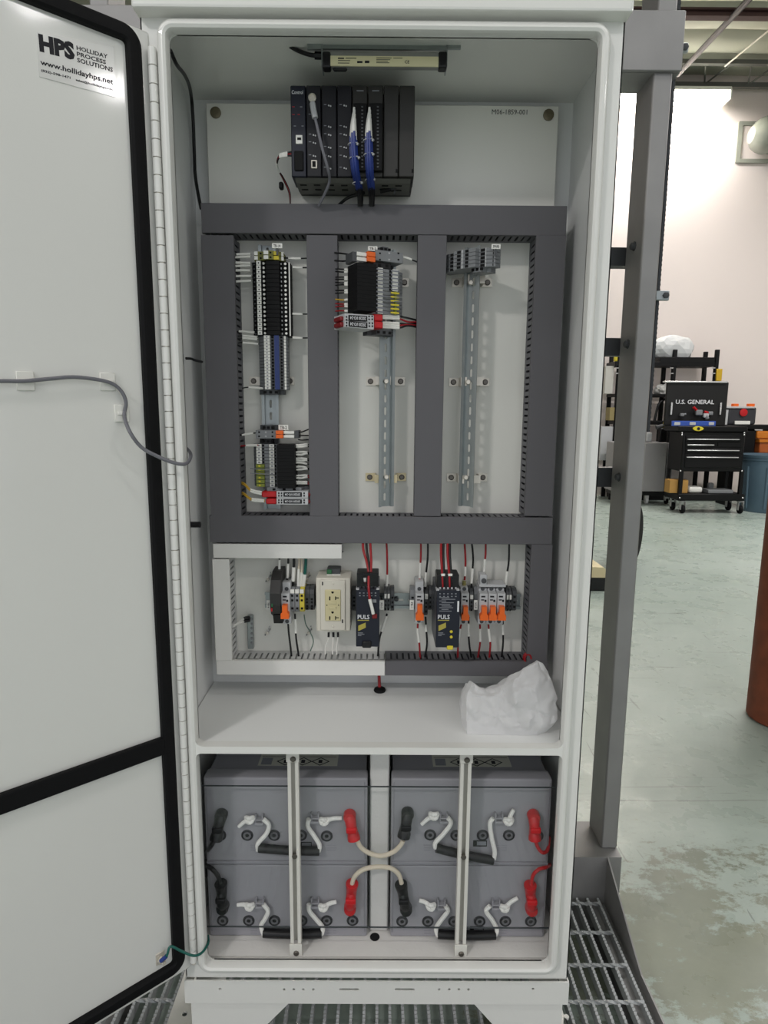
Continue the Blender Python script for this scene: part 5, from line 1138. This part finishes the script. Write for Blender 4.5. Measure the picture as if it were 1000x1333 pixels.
# coil of red cable at the duct corner, black gland with red cable on the shelf
c = P(686.5, 856, .186); g = G(c)
pts = []
for i in range(60): t_ = i/59; an = t_*2*math.pi*4; pts.append(c+Vector((.0065*math.cos(an), .008*(t_-.5)*2, .010*math.sin(an)-.002*t_)))
tag(g.tube(pts, .0021, 6).build('red_cable_coil', WRED), 'coiled red and black cable in the lower right duct corner', 'cable')
c = PZ(494.5, 891, SH1); c.y = min(c.y, .222)
t = thing('cable_gland', 'black rubber gland with red cables through the shelf', 'gland', c)
g = G(c); g.lathe([(.012, 0), (.0135, .003), (.012, .007), (.006, .010)], c, 'z', 18); g.build('grommet', RUBBER, t)
g = G(c); g.tube(spline([c+Vector((0, 0, .004)), c+Vector((-.001, .002, .02)), c+Vector((-.002, .004, .045))], 5), .0035, 8); g.build('cable', WRED, t)
# small ground bar at the lower left
t = thing('ground_bar', 'small grey ground bar with screws at the lower left of the panel', 'ground bar', P(325, 845, PANEL-.01)); o = t.location
g = G(o); g.fbox(322, 802, 329.5, 845, PANEL-.014, PANEL-.002, .001); g.build('bar', ZINC, t)
for py in (806, 812, 818, 824.5, 831, 837): c = P(328, py, PANEL-.0145); g = G(o); screw(g, c, .0028, .003); g.build('screw', GREYP, t)
for k, py in enumerate((803.5, 807.5)):
    W2('white-sleeved wire with black boot at the ground bar, %s one' % ('upper', 'lower')[k], [(302, 815+k*2, .205), (310, 811+k, .212), (318, py+1.5, .216), (325, py, .222)], [(WWHITE, 0, .72, 1, 'conductor'), (WBLACK, .70, 1, 2.2, 'boot')], .0016)
# wing screws that hold the little sub plate
for k, (x, y, lab) in enumerate(((350, 750, 'upper left'), (401, 750, 'upper right'), (349, 820, 'lower left'), (403, 820, 'lower right'))):
    c = P(x, y, PANEL); t = thing('wing_screw', 'bright wing screw at the %s of the surge protector area' % lab, 'screw', c, 'wing screws'); s = 1 if k % 2 else 1
    g = G(c); g.cyl(P(x+2, y-5, PANEL-.016), P(x-.5, y+3, PANEL-.004), .0014, n=6); g.build('stem', CHROME, t)
    g = G(c); p = P(x-1, y+4, PANEL-.006); g.lathe([(.0035, 0), (.0035, -.003), (.002, -.004)], p, 'y', 8); g.build('nut', STEEL, t)
    g = G(c); q = P(x-4, y+7, PANEL-.004); g.cyl(P(x+3, y-1.5, PANEL-.005), q, .0015, n=6); g.build('wing', GREYP, t)
# ------------------------------------------------------------------ controller rack at the top
YK = .122
t = thing('controller_rack', 'black modular controller rack with eight slots at the top of the panel', 'controller', P(458, 247, PANEL)); o = t.location
zt, zb = P(458, 110.5, YK).z, P(458, 230.5, YK).z
xl, xr = P(378.5, 170, YK).x, P(540, 170, YK).x
g = G(o); g.prism([(PANEL, zt-.004), (YK+.03, zt-.002), (YK+.03, zb), (.20, zb-.001), (PANEL, zb+.004)], xl+.004, xr-.002, 'x'); g.build('backplane', PLCB, t, False)
g = G(o); g.prism([(YK+.006, zb), (YK+.02, zb-.004), (.205, zb-.004), (.212, zb)], xl+.006, xr-.006, 'x'); vent = g.build('vent_tray', mat('tray_grey', (112, 112, 106), .5, .3, var=.08, scale=30), t, False)
for k in range(8):
    for q in range(2):
        x = xl+.012+(xr-xl-.02)*k/8; g = G(o); g.box(x, x+.012, .150+q*.025, .156+q*.025, zb-.0046, zb-.004); g.build('vent_slot', HOLE, vent, False)
ed = [378.5, 398.7, 418.5, 438.7, 458.4, 478.7, 499, 519.3, 540]
for k in range(8):
    m = NAVY if k == 0 else PLCM if k < 4 else PLCB
    g = G(o); g.fbox(ed[k]+.35, 111, ed[k+1]-.35, 230, YK, YK+.06, .0015); md = g.build('module', m, t)
    if k >= 4 and k < 6:
        g = G(o); g.fbox(ed[k]+2, 134, ed[k+1]-1, 222, YK-.010, YK+.002, .001); cn = g.build('terminal_strip', BLACK2, md)
        for q in range(18):
            g = G(o); g.fbox(ed[k]+12, 138+q*4.6, ed[k]+14.5, 140+q*4.6, YK-.011, YK-.0095); g.build('terminal_screw', GREYD, md, False)
        g = G(o); g.fbox(ed[k]+6, 117.3, ed[k]+15, 118.8, YK-.0004, YK+.001); g.build('small_print', INKG, md, False)
    if k in (1, 2, 3):
        for q, py in enumerate(((150, 176, 186, 203) if k == 1 else (137.5, 165, 175.5, 192, 203.5, 219))):
            for dx in (10.5, 13):
                c = P(ed[k]+dx-1, py+(dx > 11)*.8, YK-.0005); g = G(o); g.lathe([(.0014, 0), (.0014, -.001)], c, 'y', 8); g.build('indicator', LGREY, md)
            g = G(o); g.fbox(ed[k]+3.2, py-2, ed[k]+6.5, py-1, YK-.0003, YK+.001); g.build('small_print', INKG, md, False)
    if k == 0:
        txt('lettering', 'Control', 379.8, 117.5, 394.5, 122.5, YK-.0005, INKW, md, o)
        g = G(o); g.fbox(385, 175.5, 393.8, 187, YK-.002, YK+.001, .0008); q = g.build('selector_switch', MARK, md); g = G(o); g.fbox(387, 179, 392, 181.8, YK-.003, YK-.0015); g.build('slider', HOLE, md, False)
        g = G(o); g.fbox(383, 196, 395, 222, YK-.003, YK+.001, .0015); g.build('power_plug', BLACK2, md)
        for (x, y, c_) in ((382, 139, WRED), (392, 139, INKG), (382, 149, WRED), (389, 149, WRED), (384, 164, INKG), (394, 164, INKG)): g = G(o); g.fbox(x-1.5, y-.6, x+1.5, y+.6, YK-.0004, YK+.001); g.build('small_print', c_, md, False)
    if k == 1:
        g = G(o); g.fbox(405, 208, 413, 219, YK-.002, YK+.001, .0008); g.build('port_frame', STEEL, md); g = G(o); g.fbox(406.6, 209.8, 411, 217.2, YK-.0024, YK); g.build('port', HOLE, md, False)
        c = P(406.7, 128, YK-.001); g = G(o); g.lathe([(.0070, 0), (.0070, -.004), (.0055, -.005), (.0045, -.003)], c, 'y', 18); g.build('key_ring', STEEL, md)
    if k >= 5:
        g = G(o); g.fbox(ed[k+1]-4, 220, ed[k+1]-1, 224.5, YK-.001, YK+.001); g.build('latch', HOLE, md, False)
wire('serial_cable', 'grey serial cable hanging in front of the controller rack', [(406.5, 132, YK-.012), (409, 147, YK-.018), (413, 165, YK-.02), (420, 195, YK-.02), (427, 220, YK-.012), (429, 236, YK+.01), (423, 252, .15), (415, 268, .17)], [(LGREY, .02, .16, 2.0, 'plug'), (WGREY, .1, 1, 1, 'cable')], .0026, 'cable', k=6, n=8)
for k, (x0, x1) in enumerate(((460, 469), (480, 484))):
    b0 = P(x0, 170, YK-.016); t = thing('blue_wire_bundle', 'bundle of blue wires with white ferrules in front of the controller, %s one' % ('left', 'right')[k], 'wire bundle', b0, 'blue wire bundles')
    off = [(0, 0), (2.6, .002), (-2.6, .002), (1.4, -.004), (-1.4, -.004), (3.8, .006), (-3.6, .006)]
    for j, (dx, dy) in enumerate(off):
        top = 140+abs(dx)*2.2+(j % 3)*3
        pts = [P(x0+dx*.3+1, top, YK-.014), P(x0+dx*.7, 165, YK-.018+dy), P(x0+dx, 190, YK-.02+dy), P(x0+dx+(x1-x0)*.25, 220, YK-.016+dy), P(x0+dx*.9+(x1-x0)*.7, 240, .135+dy), P(x1+dx*.7, 252, .155+dy), P(x1+dx*.5, 268, .17+dy)]
        Q = spline(pts, 5)
        g = G(b0); g.tube(subpath(Q, .0, .24), .0021, 6); g.build('ferrule_sleeve', MARK, t)
        g = G(b0); g.tube(subpath(Q, .22, .80), .0025, 6); g.build('strand', WBLUE, t)
        g = G(b0); g.tube(subpath(Q, .78, 1), .0025, 6); g.build('strand_end', WBLACK, t)
    for py in ((188, 206, 238.5) if k == 0 else (183, 201.5, 234)):
        f = (py-138)/130; xm = x0+(x1-x0)*max(0, (py-190)/75); c = P(xm, py, YK-.0165 if py < 225 else .133); g = G(b0)
        g.tube([c+Vector((.0095*math.cos(a), .0085*math.sin(a), .0008*math.cos(a))) for a in [2*math.pi*i/16 for i in range(17)]], .0009, 5); g.build('cable_tie', LGREY, t)
        c2 = P(xm+5, py-.5, c.y-.004); g = G(b0); g.box(c2.x-.0018, c2.x+.0018, c2.y-.002, c2.y+.002, c2.z-.0018, c2.z+.0018, .0005); g.build('tie_head', LGREY, t)
for k, (dx, m) in enumerate(((0, WBLACK), (1.5, WRED), (3, WBLACK))):
    wire('rack_power_wire', 'sleeved power wire at the left of the controller rack, %s one' % ('lower', 'middle', 'upper')[k], [(380, 203-dx*1.8, YK+.02), (372, 203-dx*1.2, YK+.02), (363, 206-dx, YK+.03), (361, 218, YK+.05), (368+dx*.4, 232, .19), (376+dx*.4, 250, .2), (378, 268, .2)], [(m, 0, 1, 1, 'conductor'), (MARK, .06, .20, 1.7, 'sleeve'), (MARK, .34, .5, 1.7, 'sleeve')], .0014, 'wire', None, n=6)
g = G(P(365, 244, .188)); g.fbox(363, 236, 368.5, 245.5, .186, .198, .002); tag(g.build('inline_connector', BLACK2), 'black inline connector below the left of the controller rack', 'connector')
wire('black_cable', 'black cable under the right of the controller rack', [(440, 268, .2), (452, 258, .19), (466, 253, .18), (474, 251, .17)], [(WBLACK, 0, 1, 1, 'c')], .003, 'cable', n=8)
t = thing('barrel_connector', 'black barrel connector hanging under the controller rack', 'connector', P(510, 252, .17)); g = G(t.location); g.cyl(P(495, 249, .17), P(509, 246, .17), .004, n=10); g.build('barrel', BLACK2, t)
g = G(t.location); g.cyl(P(509, 246, .17), P(516, 245, .17), .0052, n=8); g.build('nut', BLACK, t); g = G(t.location); g.cyl(P(514, 246, .17), P(514, 253, .17), .0018, n=6); g.build('lever', GREYD, t)
# ------------------------------------------------------------------ cabinet lamp
YL = .06
t = thing('cabinet_lamp', 'unlit bar lamp with cream label and black end caps under the cabinet roof', 'lamp', P(500, 66, YL+.02)); o = t.location
g = G(o); g.fbox(428, 66.5, 573, 86.5, YL, YL+.014, .003, 2); g.build('housing', mat('lamp_body_grey', (150, 150, 146), .45, .3, var=.05), t)
g = G(o); g.fbox(430, 73, 571, 86, YL-.0012, YL+.001); lb_ = g.build('label_plate', mat('cream_label', (226, 219, 178), .5, var=.03), t, False)
for x0, x1 in ((419.5, 430.5), (571, 582.5)):
    g = G(o); g.fbox(x0, 66, x1, 87.5, YL-.003, YL+.016, .003, 2); g.build('end_cap', BLACK, t)
g = G(o); g.fbox(433, 86, 452, 91, YL+.004, YL+.013, .003); g.build('switch', BLACK, t)
g = G(o); g.fbox(420, 56.5, 582, 64, YL+.01, YL+.014).fbox(400, 56.5, 418, 64, YL+.008, YL+.012).fbox(582, 57, 600, 63.5, YL+.008, YL+.012); g.build('mounting_bracket', ZINC, t, False)
for x in (420, 581): g = G(o); c = P(x, 74, YL+.02); g.box(c.x-.001, c.x+.001, YL+.008, YL+.04, c.z-.02, c.z+.03); g.build('bracket_ear', ZINC, t, False)
for (x0, y0, x1, y1) in ((440, 75, 448, 76.6), (450, 75.3, 464, 76.2), (440, 78.4, 456, 79.2), (440, 81.6, 455, 82.4), (465, 79.5, 472, 82), (475, 79, 481, 82), (490, 75, 510, 75.8), (490, 77.3, 508, 78), (490, 79.3, 505, 80), (490, 81.3, 507, 82), (512, 75.3, 524, 76)): g = G(o); g.fbox(x0, y0, x1, y1, YL-.0015, YL-.0008); g.build('small_print', INK, lb_, False)
txt('lettering', 'CE', 527, 78.6, 533, 82.6, YL-.0016, INK, lb_, o)
wire('lamp_cable', 'black cable entering the left end of the cabinet lamp', [(366, 50, YL+.03), (376, 59, YL+.022), (388, 66, YL+.02), (402, 71, YL+.02), (413, 72.5, YL+.02), (420, 72.5, YL+.02)], [(WBLACK, 0, .86, 1, 'cable'), (BLACK, .84, 1, 1.8, 'gland')], .0034, 'cable', k=6, n=8)
# black cable down the left wall, clips
wire('wall_cable', 'black cable running down the inside left wall of the cabinet', [(222, 66, .0), (230, 84, .03), (240, 97, .09), (246.5, 112, .16), (249.5, 130, .215), (251.5, 160, .235), (253, 200, .24), (254, 226, .235), (257.5, 250, .225), (262, 272, .215)], [(WBLACK, 0, 1, 1, 'c')], .0032, 'cable', k=6, n=8)
for k, (x, y) in enumerate(((249, 467), (265, 683))):
    c = P(x, y, .12); t = thing('wall_clip', ('cable clip with black tie on the left inside wall, upper one', 'bolt stud with black cap low on the left inside wall')[k], 'clip', Vector((-.378, c.y, c.z))); o = t.location
    g = G(o); g.box(-.379, -.374, c.y-.012, c.y+.012, c.z-.010, c.z+.010, .001); g.build('base', LGREY, t)
    g = G(o); g.tube(spline([P(x-7, y-.5, .09), P(x, y, .10), P(x+5, y+2, .12), P(x+14 if k == 0 else x+6, y+4, .17)], 5) if k == 0 else [Vector((-.376, c.y, c.z)), Vector((-.352, c.y, c.z))], .0024 if k == 0 else .006, 8); g.build('tie' if k == 0 else 'stud', WBLACK, t)
# ------------------------------------------------------------------ batteries below the shelf
YB0 = .060; ZB = .037
g = G((0, .15, FLO)); g.box(-.375, .375, .012, BACK-.002, FLO, ZB); tag(g.build('foam_mat', FOAM, smooth=False), 'white foam mat under the batteries on the cabinet floor', 'mat')
g = G((.002, .15, ZB)); g.box(-.0165, .0225, .075, BACK-.002, ZB, .485, .003); tag(g.build('foam_spacer', FOAM), 'white foam spacer standing between the two battery stacks', 'spacer')
XB = [(-.349, -.0215), (.0265, .348)]; ZS = [(ZB+.0005, .203), (.2045, .396)]
def battery(col, row, label):
    x0, x1 = XB[col]; z0, z1 = ZS[row]; xm = (x0+x1)/2
    t = thing('battery', label, 'battery', (xm, (YB0+BACK)/2, z0), 'batteries in the cabinet'); o = t.location
    g = G(o); g.box(x0+.003, x1-.003, YB0+.034, BACK-.004, z0, z1-.004, .003, 2); g.build('case', BATT, t)
    g = G(o); g.box(x0, x1, YB0, YB0+.034, z0, z1, .004, 2); lid = g.build('lid', BATTL, t)
    pv = [[(322, 1087), (357, 1087), (392, 1087), (425.5, 1088)], [(290, 1198), (324, 1198), (357.5, 1198), (393, 1198), (425.5, 1198), (459, 1198)]] if col == 0 else [[(560, 1086.5), (594, 1087), (628.5, 1087), (662.5, 1087)], [(523.5, 1199), (557, 1199), (591, 1199), (624.5, 1199), (658, 1199), (691, 1199)]]
    pv = pv[1 if row == 0 else 0]
    if row == 1: pv = pv+([(287, 1087), (460, 1088)] if col == 0 else [(527, 1086), (700, 1088)])
    for px, py in pv:
        c = P(px, py, YB0); g = G(o); g.lathe([(.0120, 0), (.0120, -.0015), (.0105, -.0022), (.0100, -.0008)], c, 'y', 20); v = g.build('vent_plug', mat('vent_dark', (40, 40, 44), .5, var=.1, scale=80), t)
        g = G(o); g.lathe([(.0078, 0), (.0078, -.0022), (.0042, -.0022), (.004, -.0006)], c, 'y', 16); g.build('vent_ring', mat('vent_mid', (104, 104, 108), .5, var=.05), v)
        g = G(o); g.lathe([(.0036, 0), (.0036, -.0012)], c, 'y', 12); g.build('vent_core', BLACK, v)
    if row == 1: g = G(o); g.box(x0+.001, x1-.001, YB0-.0035, YB0+.004, z0+.0015, z0+.009, .0015); g.build('lid_rim', BATT, t)
    for xa in (x0+.004, x1-.006): g = G(o); g.box(xa, xa+.002, YB0-.0012, YB0+.002, z0+.012, z1-.008, .0005); g.build('lid_edge', BATT, t)
    py0 = 1100 if row == 1 else 1208
    for q, px in enumerate(((326, 425, 433) if col == 0 else (552, 653, 646))):
        for j in range(3): g = G(o); g.fbox(px, py0+j*3.2, px+(9, 7, 5)[q], py0+1+j*3.2, YB0-.0004, YB0+.001); g.build('moulded_mark', BATT, lid, False)
    px, py = ((388, 1096) if row == 1 else (377, 1207)) if col == 0 else ((616, 1094) if row == 1 else (612, 1206))
    g = G(o); g.fbox(px, py, px+18, py+8, YB0-.0005, YB0+.001); lab_ = g.build('rating_label', BLACK, lid, False)
    g = G(o); g.fbox(px+5, py+1.5, px+17, py+6.5, YB0-.0008, YB0); g.build('label_print', INKG, lid, False)
    if row == 1:
        sx0, sx1 = (P(338, 994, YB0+.07).x, P(440, 994, YB0+.07).x) if col == 0 else (P(563, 994, YB0+.07).x, P(664, 994, YB0+.07).x)
        zz_ = z1-.0038; g = G(o); g.box(sx0, sx1, YB0+.050, YB0+.16, zz_-.0004, zz_+.0002); st_ = g.build('hazard_label', mat('label_beige', (190, 189, 178), .5, var=.03), t, False)
        for j in range(4):
            cx = sx0+(sx1-sx0)*(.12+.22*j if j else .10); yc = YB0+.066
            if j == 0: g = G(o); g.box(cx-.011, cx+.011, yc-.013, yc+.013, zz_+.0003, zz_+.0005); g.build('pictogram', INKG, st_, False); continue
            g = G(o)
            R_, r_ = .0155, .0128; pts_o = [(cx+R_*1.25, yc), (cx, yc+R_), (cx-R_*1.25, yc), (cx, yc-R_)]; pts_i = [(cx+r_*1.25, yc), (cx, yc+r_), (cx-r_*1.25, yc), (cx, yc-r_)]
            g.plate(pts_o, [pts_i], lambda x, y: (x, y, zz_+.0006), lambda x, y: (x, y, zz_+.0003)); g.box(cx-.004, cx+.004, yc-.006, yc+.006, zz_+.0003, zz_+.0006); g.build('pictogram', INK, st_, False)
        g = G(o); g.box(sx0+.004, sx1-.004, YB0+.0835, YB0+.0845, zz_+.0003, zz_+.0006); g.build('label_rule', INK, st_, False)
    return t
battery(0, 0, 'grey battery at the bottom of the left stack'); battery(1, 0, 'grey battery at the bottom of the right stack')
battery(0, 1, 'grey battery on top of the left stack'); battery(1, 1, 'grey battery on top of the right stack')
# rope handles
def handle(label, Lg, Rg, rl, rr, kl, kr, grip, tl, tr):
    base = P(*grip[0], YB0-.01); t = thing('rope_handle', label, 'handle', base, 'rope handles of the batteries')
    for (x, y) in (Lg, Rg):
        g = G(base); g.fbox(x-5.5, y-8, x-3.5, y+5, YB0-.010, YB0, .0008).fbox(x+3.5, y-8, x+5.5, y+5, YB0-.010, YB0, .0008).fbox(x-5.5, y+2, x+5.5, y+5, YB0-.012, YB0, .0008).fbox(x-5.5, y-2.5, x+5.5, y-1, YB0-.012, YB0, .0008); g.build('lug', BATTL, t)
    for path in (rl, rr): g = G(base); g.tube(spline([P(x, y, Y) for x, y, Y in path], 7), .0046, 8); g.build('rope', ROPE, t)
    for (x, y), (x2, y2) in ((kl, tl), (kr, tr)):
        c = P(x, y, YB0-.010); g = G(base)
        pts = [c+Vector((.0062*math.cos(a)+.0025*math.sin(2*a), .003*math.sin(3*a)-.001, .0058*math.sin(a))) for a in [i/20*4*math.pi*.8 for i in range(21)]]
        g.tube(pts, .0044, 8); g.build('knot', ROPE, t)
        g = G(base); m_ = P((x+x2)/2, (y+y2)/2-1.5, YB0-.009); g.tube(spline([c, m_, P(x2, y2, YB0-.008)], 5), lambda f: .0046-.0008*f, 8); g.build('tail', ROPE, t)
    a, b = P(*grip[0], YB0-.010), P(*grip[1], YB0-.010); g = G(base); g.tube([a.lerp(b, i/10)+Vector((0, -.002*math.sin(math.pi*i/10), 0)) for i in range(11)], .0088, 14); g.build('grip', BLACK, t)
yk = YB0-.010
handle('white rope handle with black grip on the upper left battery', (337, 1070), (410, 1068), [(343, 1066, yk), (350, 1074, yk), (347, 1085, yk), (336, 1098, yk), (336, 1107, yk)], [(402, 1066, yk), (401, 1076, yk), (409, 1088, yk), (416, 1100, yk), (415, 1108, yk)], (325, 1067), (422, 1069), ((337, 1104), (416, 1108)), (311, 1076), (445, 1065))
handle('white rope handle with black grip on the lower left battery', (338, 1179), (410, 1179), [(343, 1177, yk), (349, 1186, yk), (345, 1196, yk), (340, 1205, yk), (343, 1216, yk)], [(402, 1177, yk), (403, 1186, yk), (412, 1197, yk), (420, 1207, yk), (419, 1216, yk)], (325, 1180), (421, 1181), ((343, 1214.5), (419, 1215)), (309, 1178), (438, 1174))
handle('white rope handle with sagging black grip on the upper right battery', (578, 1068), (650, 1068), [(583, 1064, yk), (587, 1072, yk), (577, 1086, yk), (567, 1097, yk), (567, 1104, yk)], [(642, 1065, yk), (638, 1072, yk), (640, 1090, yk), (644, 1108, yk), (643, 1118, yk)], (565, 1062), (662, 1069), ((568, 1104), (642, 1120)), (549, 1073), (669, 1054))
handle('white rope handle with black grip on the lower right battery', (575, 1181), (646, 1181), [(580, 1179, yk), (583, 1186, yk), (575, 1197, yk), (568, 1208, yk), (570, 1218, yk)], [(638, 1179, yk), (633, 1186, yk), (641, 1198, yk), (647, 1210, yk), (645, 1217, yk)], (561, 1180), (657, 1182), ((570, 1216), (645, 1217)), (546, 1172), (674, 1169))
# battery cables with boots
def boot(t, base, m, a, b, up):
    A, B_ = P(*a, YB0-.004), P(*b, YB0-.014); g = G(base)
    g.lathe([(.0125, 0), (.0125, -.012), (.0105, -.016)], P(*a, YB0-.001), 'y', 16)
    Q = [A.lerp(B_, i/8)+Vector((0, -.008*math.sin(math.pi*min(1, i/5)), 0)) for i in range(9)]
    g.tube(Q, lambda f: .0118-.0015*math.sin(f*math.pi)**2+(.001 if f > .75 else 0), 14); g.build('boot', m, t)
    g = G(base); c = A.lerp(B_, .45)+Vector((0, -.018, 0)); g.box(c.x-.0105, c.x+.0105, c.y-.001, c.y+.012, c.z-.006, c.z+.006, .003, 2); g.build('boot_rib', m, t)
def bcable(label, m, pts, boots, r=.0046):
    base = P(*pts[0]); t = thing('battery_cable', label, 'cable', base, 'battery cables')
    g = G(base); g.tube(spline([P(*p) for p in pts], 8), r, 10); g.build('cable', m, t)
    for b in boots: boot(t, base, *b, None)
yb_ = YB0-.014
BOOTB = mat('black_boot', (14, 14, 16), .42, var=.1, scale=60)
bcable('cream jumper cable between the upper batteries with red and black boots', CREAM, [(464, 1092, yb_), (470, 1103, yb_), (482, 1111, yb_), (497, 1114, yb_), (512, 1109, yb_), (521, 1101, yb_), (525, 1094, yb_)], [(RED, (455.5, 1060), (461, 1093)), (BOOTB, (530.5, 1057), (525.5, 1090))])
bcable('cream jumper cable arching between the lower batteries with red and black boots', CREAM, [(458, 1152, yb_), (462, 1141, yb_), (473, 1132, yb_), (490, 1128.5, yb_), (508, 1130, yb_), (519, 1138, yb_), (523, 1150, yb_)], [(RED, (456, 1179), (458.5, 1150)), (BOOTB, (528.5, 1180), (522, 1151))])
bcable('black cable with boot at the left of the upper left battery', WBLACK, [(279, 1094, yb_), (275, 1101, yb_), (270, 1110, yb_+.03), (269, 1124, .10), (268, 1140, .12)], [(BOOTB, (289, 1059), (281, 1093))])
bcable('black cable with boot at the left of the lower left battery', WBLACK, [(287, 1150, yb_), (283, 1139, yb_), (276, 1131, yb_), (270, 1127, yb_+.02), (269, 1120, .09)], [(BOOTB, (291, 1178), (287.5, 1150))])
bcable('red cable with boot at the right of the upper right battery', RED, [(697, 1094, yb_), (701, 1104, yb_), (707, 1110, yb_), (713, 1106, yb_+.01), (715, 1090, .08)], [(RED, (694, 1060), (696.5, 1093))], .0036)
bcable('red cable with boot at the right of the lower right battery', RED, [(692, 1152, yb_), (694, 1140, yb_), (701, 1132, yb_), (711, 1129, yb_+.008), (716, 1126, .08)], [(RED, (691, 1180), (690.5, 1152))], .0036)
# retaining rails and clear guard
YRf = .016
for k, (xt, xb_, lab) in enumerate(((382, 384.5, 'left'), (609, 598, 'right'))):
    zt, zb = SH0, ZB; x = (P(xt, 985, YRf).x+P(xb_, 1238, YRf).x)/2
    t = thing('retaining_rail', 'white slotted rail holding the batteries, the %s one' % lab, 'rail', (x, YRf, zb), 'battery retaining rails'); o = t.location
    RW = mat('rail_white', (216, 214, 206), .4, var=.03, scale=30); w = .0105
    g = G(o); g.box(x-w, x+w, YRf+.014, YRf+.016, zb+.02, zt-.03).box(x-w, x-w+.0018, YRf+.002, YRf+.014, zb+.02, zt-.03).box(x+w-.0018, x+w, YRf+.002, YRf+.014, zb+.02, zt-.03).box(x-w, x-w+.0065, YRf, YRf+.002, zb+.02, zt-.03).box(x+w-.0065, x+w, YRf, YRf+.002, zb+.02, zt-.03); g.build('channel', RW, t, False)
    g = G(o); g.box(x-.0125, x+.0125, YRf-.003, YRf-.001, zt-.034, zt, .0006).box(x-.0125, x+.0125, YRf-.001, YRf+.03, zt-.002, zt); g.build('top_bracket', RW, t)
    g = G(o); g.box(x-.0125, x+.0125, YRf-.003, YRf-.001, zb, zb+.026, .0006).box(x-.0125, x+.0125, YRf-.001, YRf+.02, zb, zb+.002); g.build('bottom_bracket', RW, t)
    for z in (P(382, 987, YRf).z, P(384, 1239, YRf).z): g = G(o); screw(g, (x+.001, YRf-.003, z), .0056, .0035); g.build('screw', mat('dark_screw', (104, 100, 94)), t)
    g = G(o); screw(g, (x+.0005, YRf+.004, P(384, 1115, YRf).z), .006, .006); g.build('clamp_bolt', mat('dark_screw', (104, 100, 94)), t)
a, b = P(267, 1024, .036), P(722, 1207, .036); zt, zb = P(490, 1024, .036).z, P(490, 1207, .036).z
g = G((0, .036, zb)); g.box(-.362, .362, .0345, .0375, zb, zt); g.bm.free(); gt = thing('clear_guard', 'clear acrylic guard sheet in front of the batteries', 'guard', (0, .036, zb))
g = G(gt.location); g.box(-.362, .362, .0345, .0375, zb, zt); g.build('sheet', ACRYL, gt, False)
EDG = mat('acrylic_edge', (66, 72, 74), .3, var=.05)
for z in (zb, zt): g = G(gt.location); g.box(-.362, .362, .0345, .0375, z-.0007, z+.0007); g.build('edge', EDG, gt, False)
# ------------------------------------------------------------------ crumpled plastic packing on the shelf
cols = [[(601, 951, .070), (599, 928, .072), (600, 908, .09), (603, 898, .11)], [(608, 954, .034), (607, 926, .044), (608, 905, .054), (613, 889, .070)], [(632, 954, .032), (632, 928, .045), (631, 908, .062), (633, 899, .092)],
        [(655, 955, .031), (654, 931, .042), (652, 908, .058), (655, 892, .075)], [(678, 956, .030), (676, 938, .030), (668, 902, .036), (668, 883, .062)], [(700, 957, .032), (702, 942, .024), (698, 893, .038), (699, 859, .090)],
        [(712, 950, .045), (723, 934, .036), (724, 903, .055), (706, 862, .092)], [(717, 942, .085), (720, 928, .085), (722, 906, .090), (712, 885, .11)]]
base = PZ(660, 955, SH1); base = Vector((base.x, .09, SH1)); g = G(base); rows = []; rnd = random.Random(4)
for c_ in cols:
    r = [P(*p) for p in c_]; r[0].z = SH1+.0008
    top = r[-1]; r.append(Vector((top.x, .155, max(SH1+.02, top.z*.6+SH1*.4)))); r.append(Vector((top.x, .17, SH1+.0008)))
    rows.append(r)
def interp(u, v):
    i = min(int(u), len(rows)-2); j = min(int(v), 4); a, b = u-i, v-j; sa, sb = a, b
    return rows[i][j]*(1-sa)*(1-sb)+rows[i+1][j]*sa*(1-sb)+rows[i][j+1]*(1-sa)*sb+rows[i+1][j+1]*sa*sb
from mathutils import noise as mn
NU, NV = 90, 66; grid = []
for i in range(NU+1):
    L_ = []
    for j in range(NV+1):
        u, v = i/NU*(len(rows)-1), j/NV*5; p = interp(u, v)
        q = p*38; n_ = Vector((mn.noise(q), mn.noise(q+Vector((7, 3, 1))), mn.noise(q+Vector((1, 9, 4)))))
        vd = mn.voronoi(p*26)[0]; vd2 = mn.voronoi(p*60+Vector((5, 2, 8)))[0]; fold = 1.6*(vd[1]-vd[0])+.7*(vd2[1]-vd2[0])
        w_ = min(1, v*1.3)*min(1, (5-v)*1.3); p = p+n_*.006*w_+Vector((.003*(vd[0]-.3)*w_, -.009*fold*w_, .004*fold*w_*(v > 2))); p.z = max(p.z, SH1+.0006); p.y = max(p.y, .012); L_.append(g._v(p))
    grid.append(L_)
for i in range(NU):
    for j in range(NV): g._f([grid[i][j], grid[i+1][j], grid[i+1][j+1], grid[i][j+1]])
g._f([grid[0][j] for j in range(NV+1)]); g._f([grid[NU][j] for j in range(NV, -1, -1)])
g._f([grid[i][0] for i in range(NU, -1, -1)]+[grid[i][NV] for i in range(NU+1)])
tag(g.build('plastic_packing', BAGM), 'crumpled milky plastic packing bag lying on the cabinet shelf', 'plastic bag')
# near-black disc standing for the dark drain hole in the cabinet floor
c = PZ(488, 1220, ZB); g = G(c); g.lathe([(.010, 0), (.010, .0015), (.006, .002)], c, 'z', 14); tag(g.build('drain_hole', HOLE), 'dark disc standing for the drain hole between the battery stacks', 'plug')
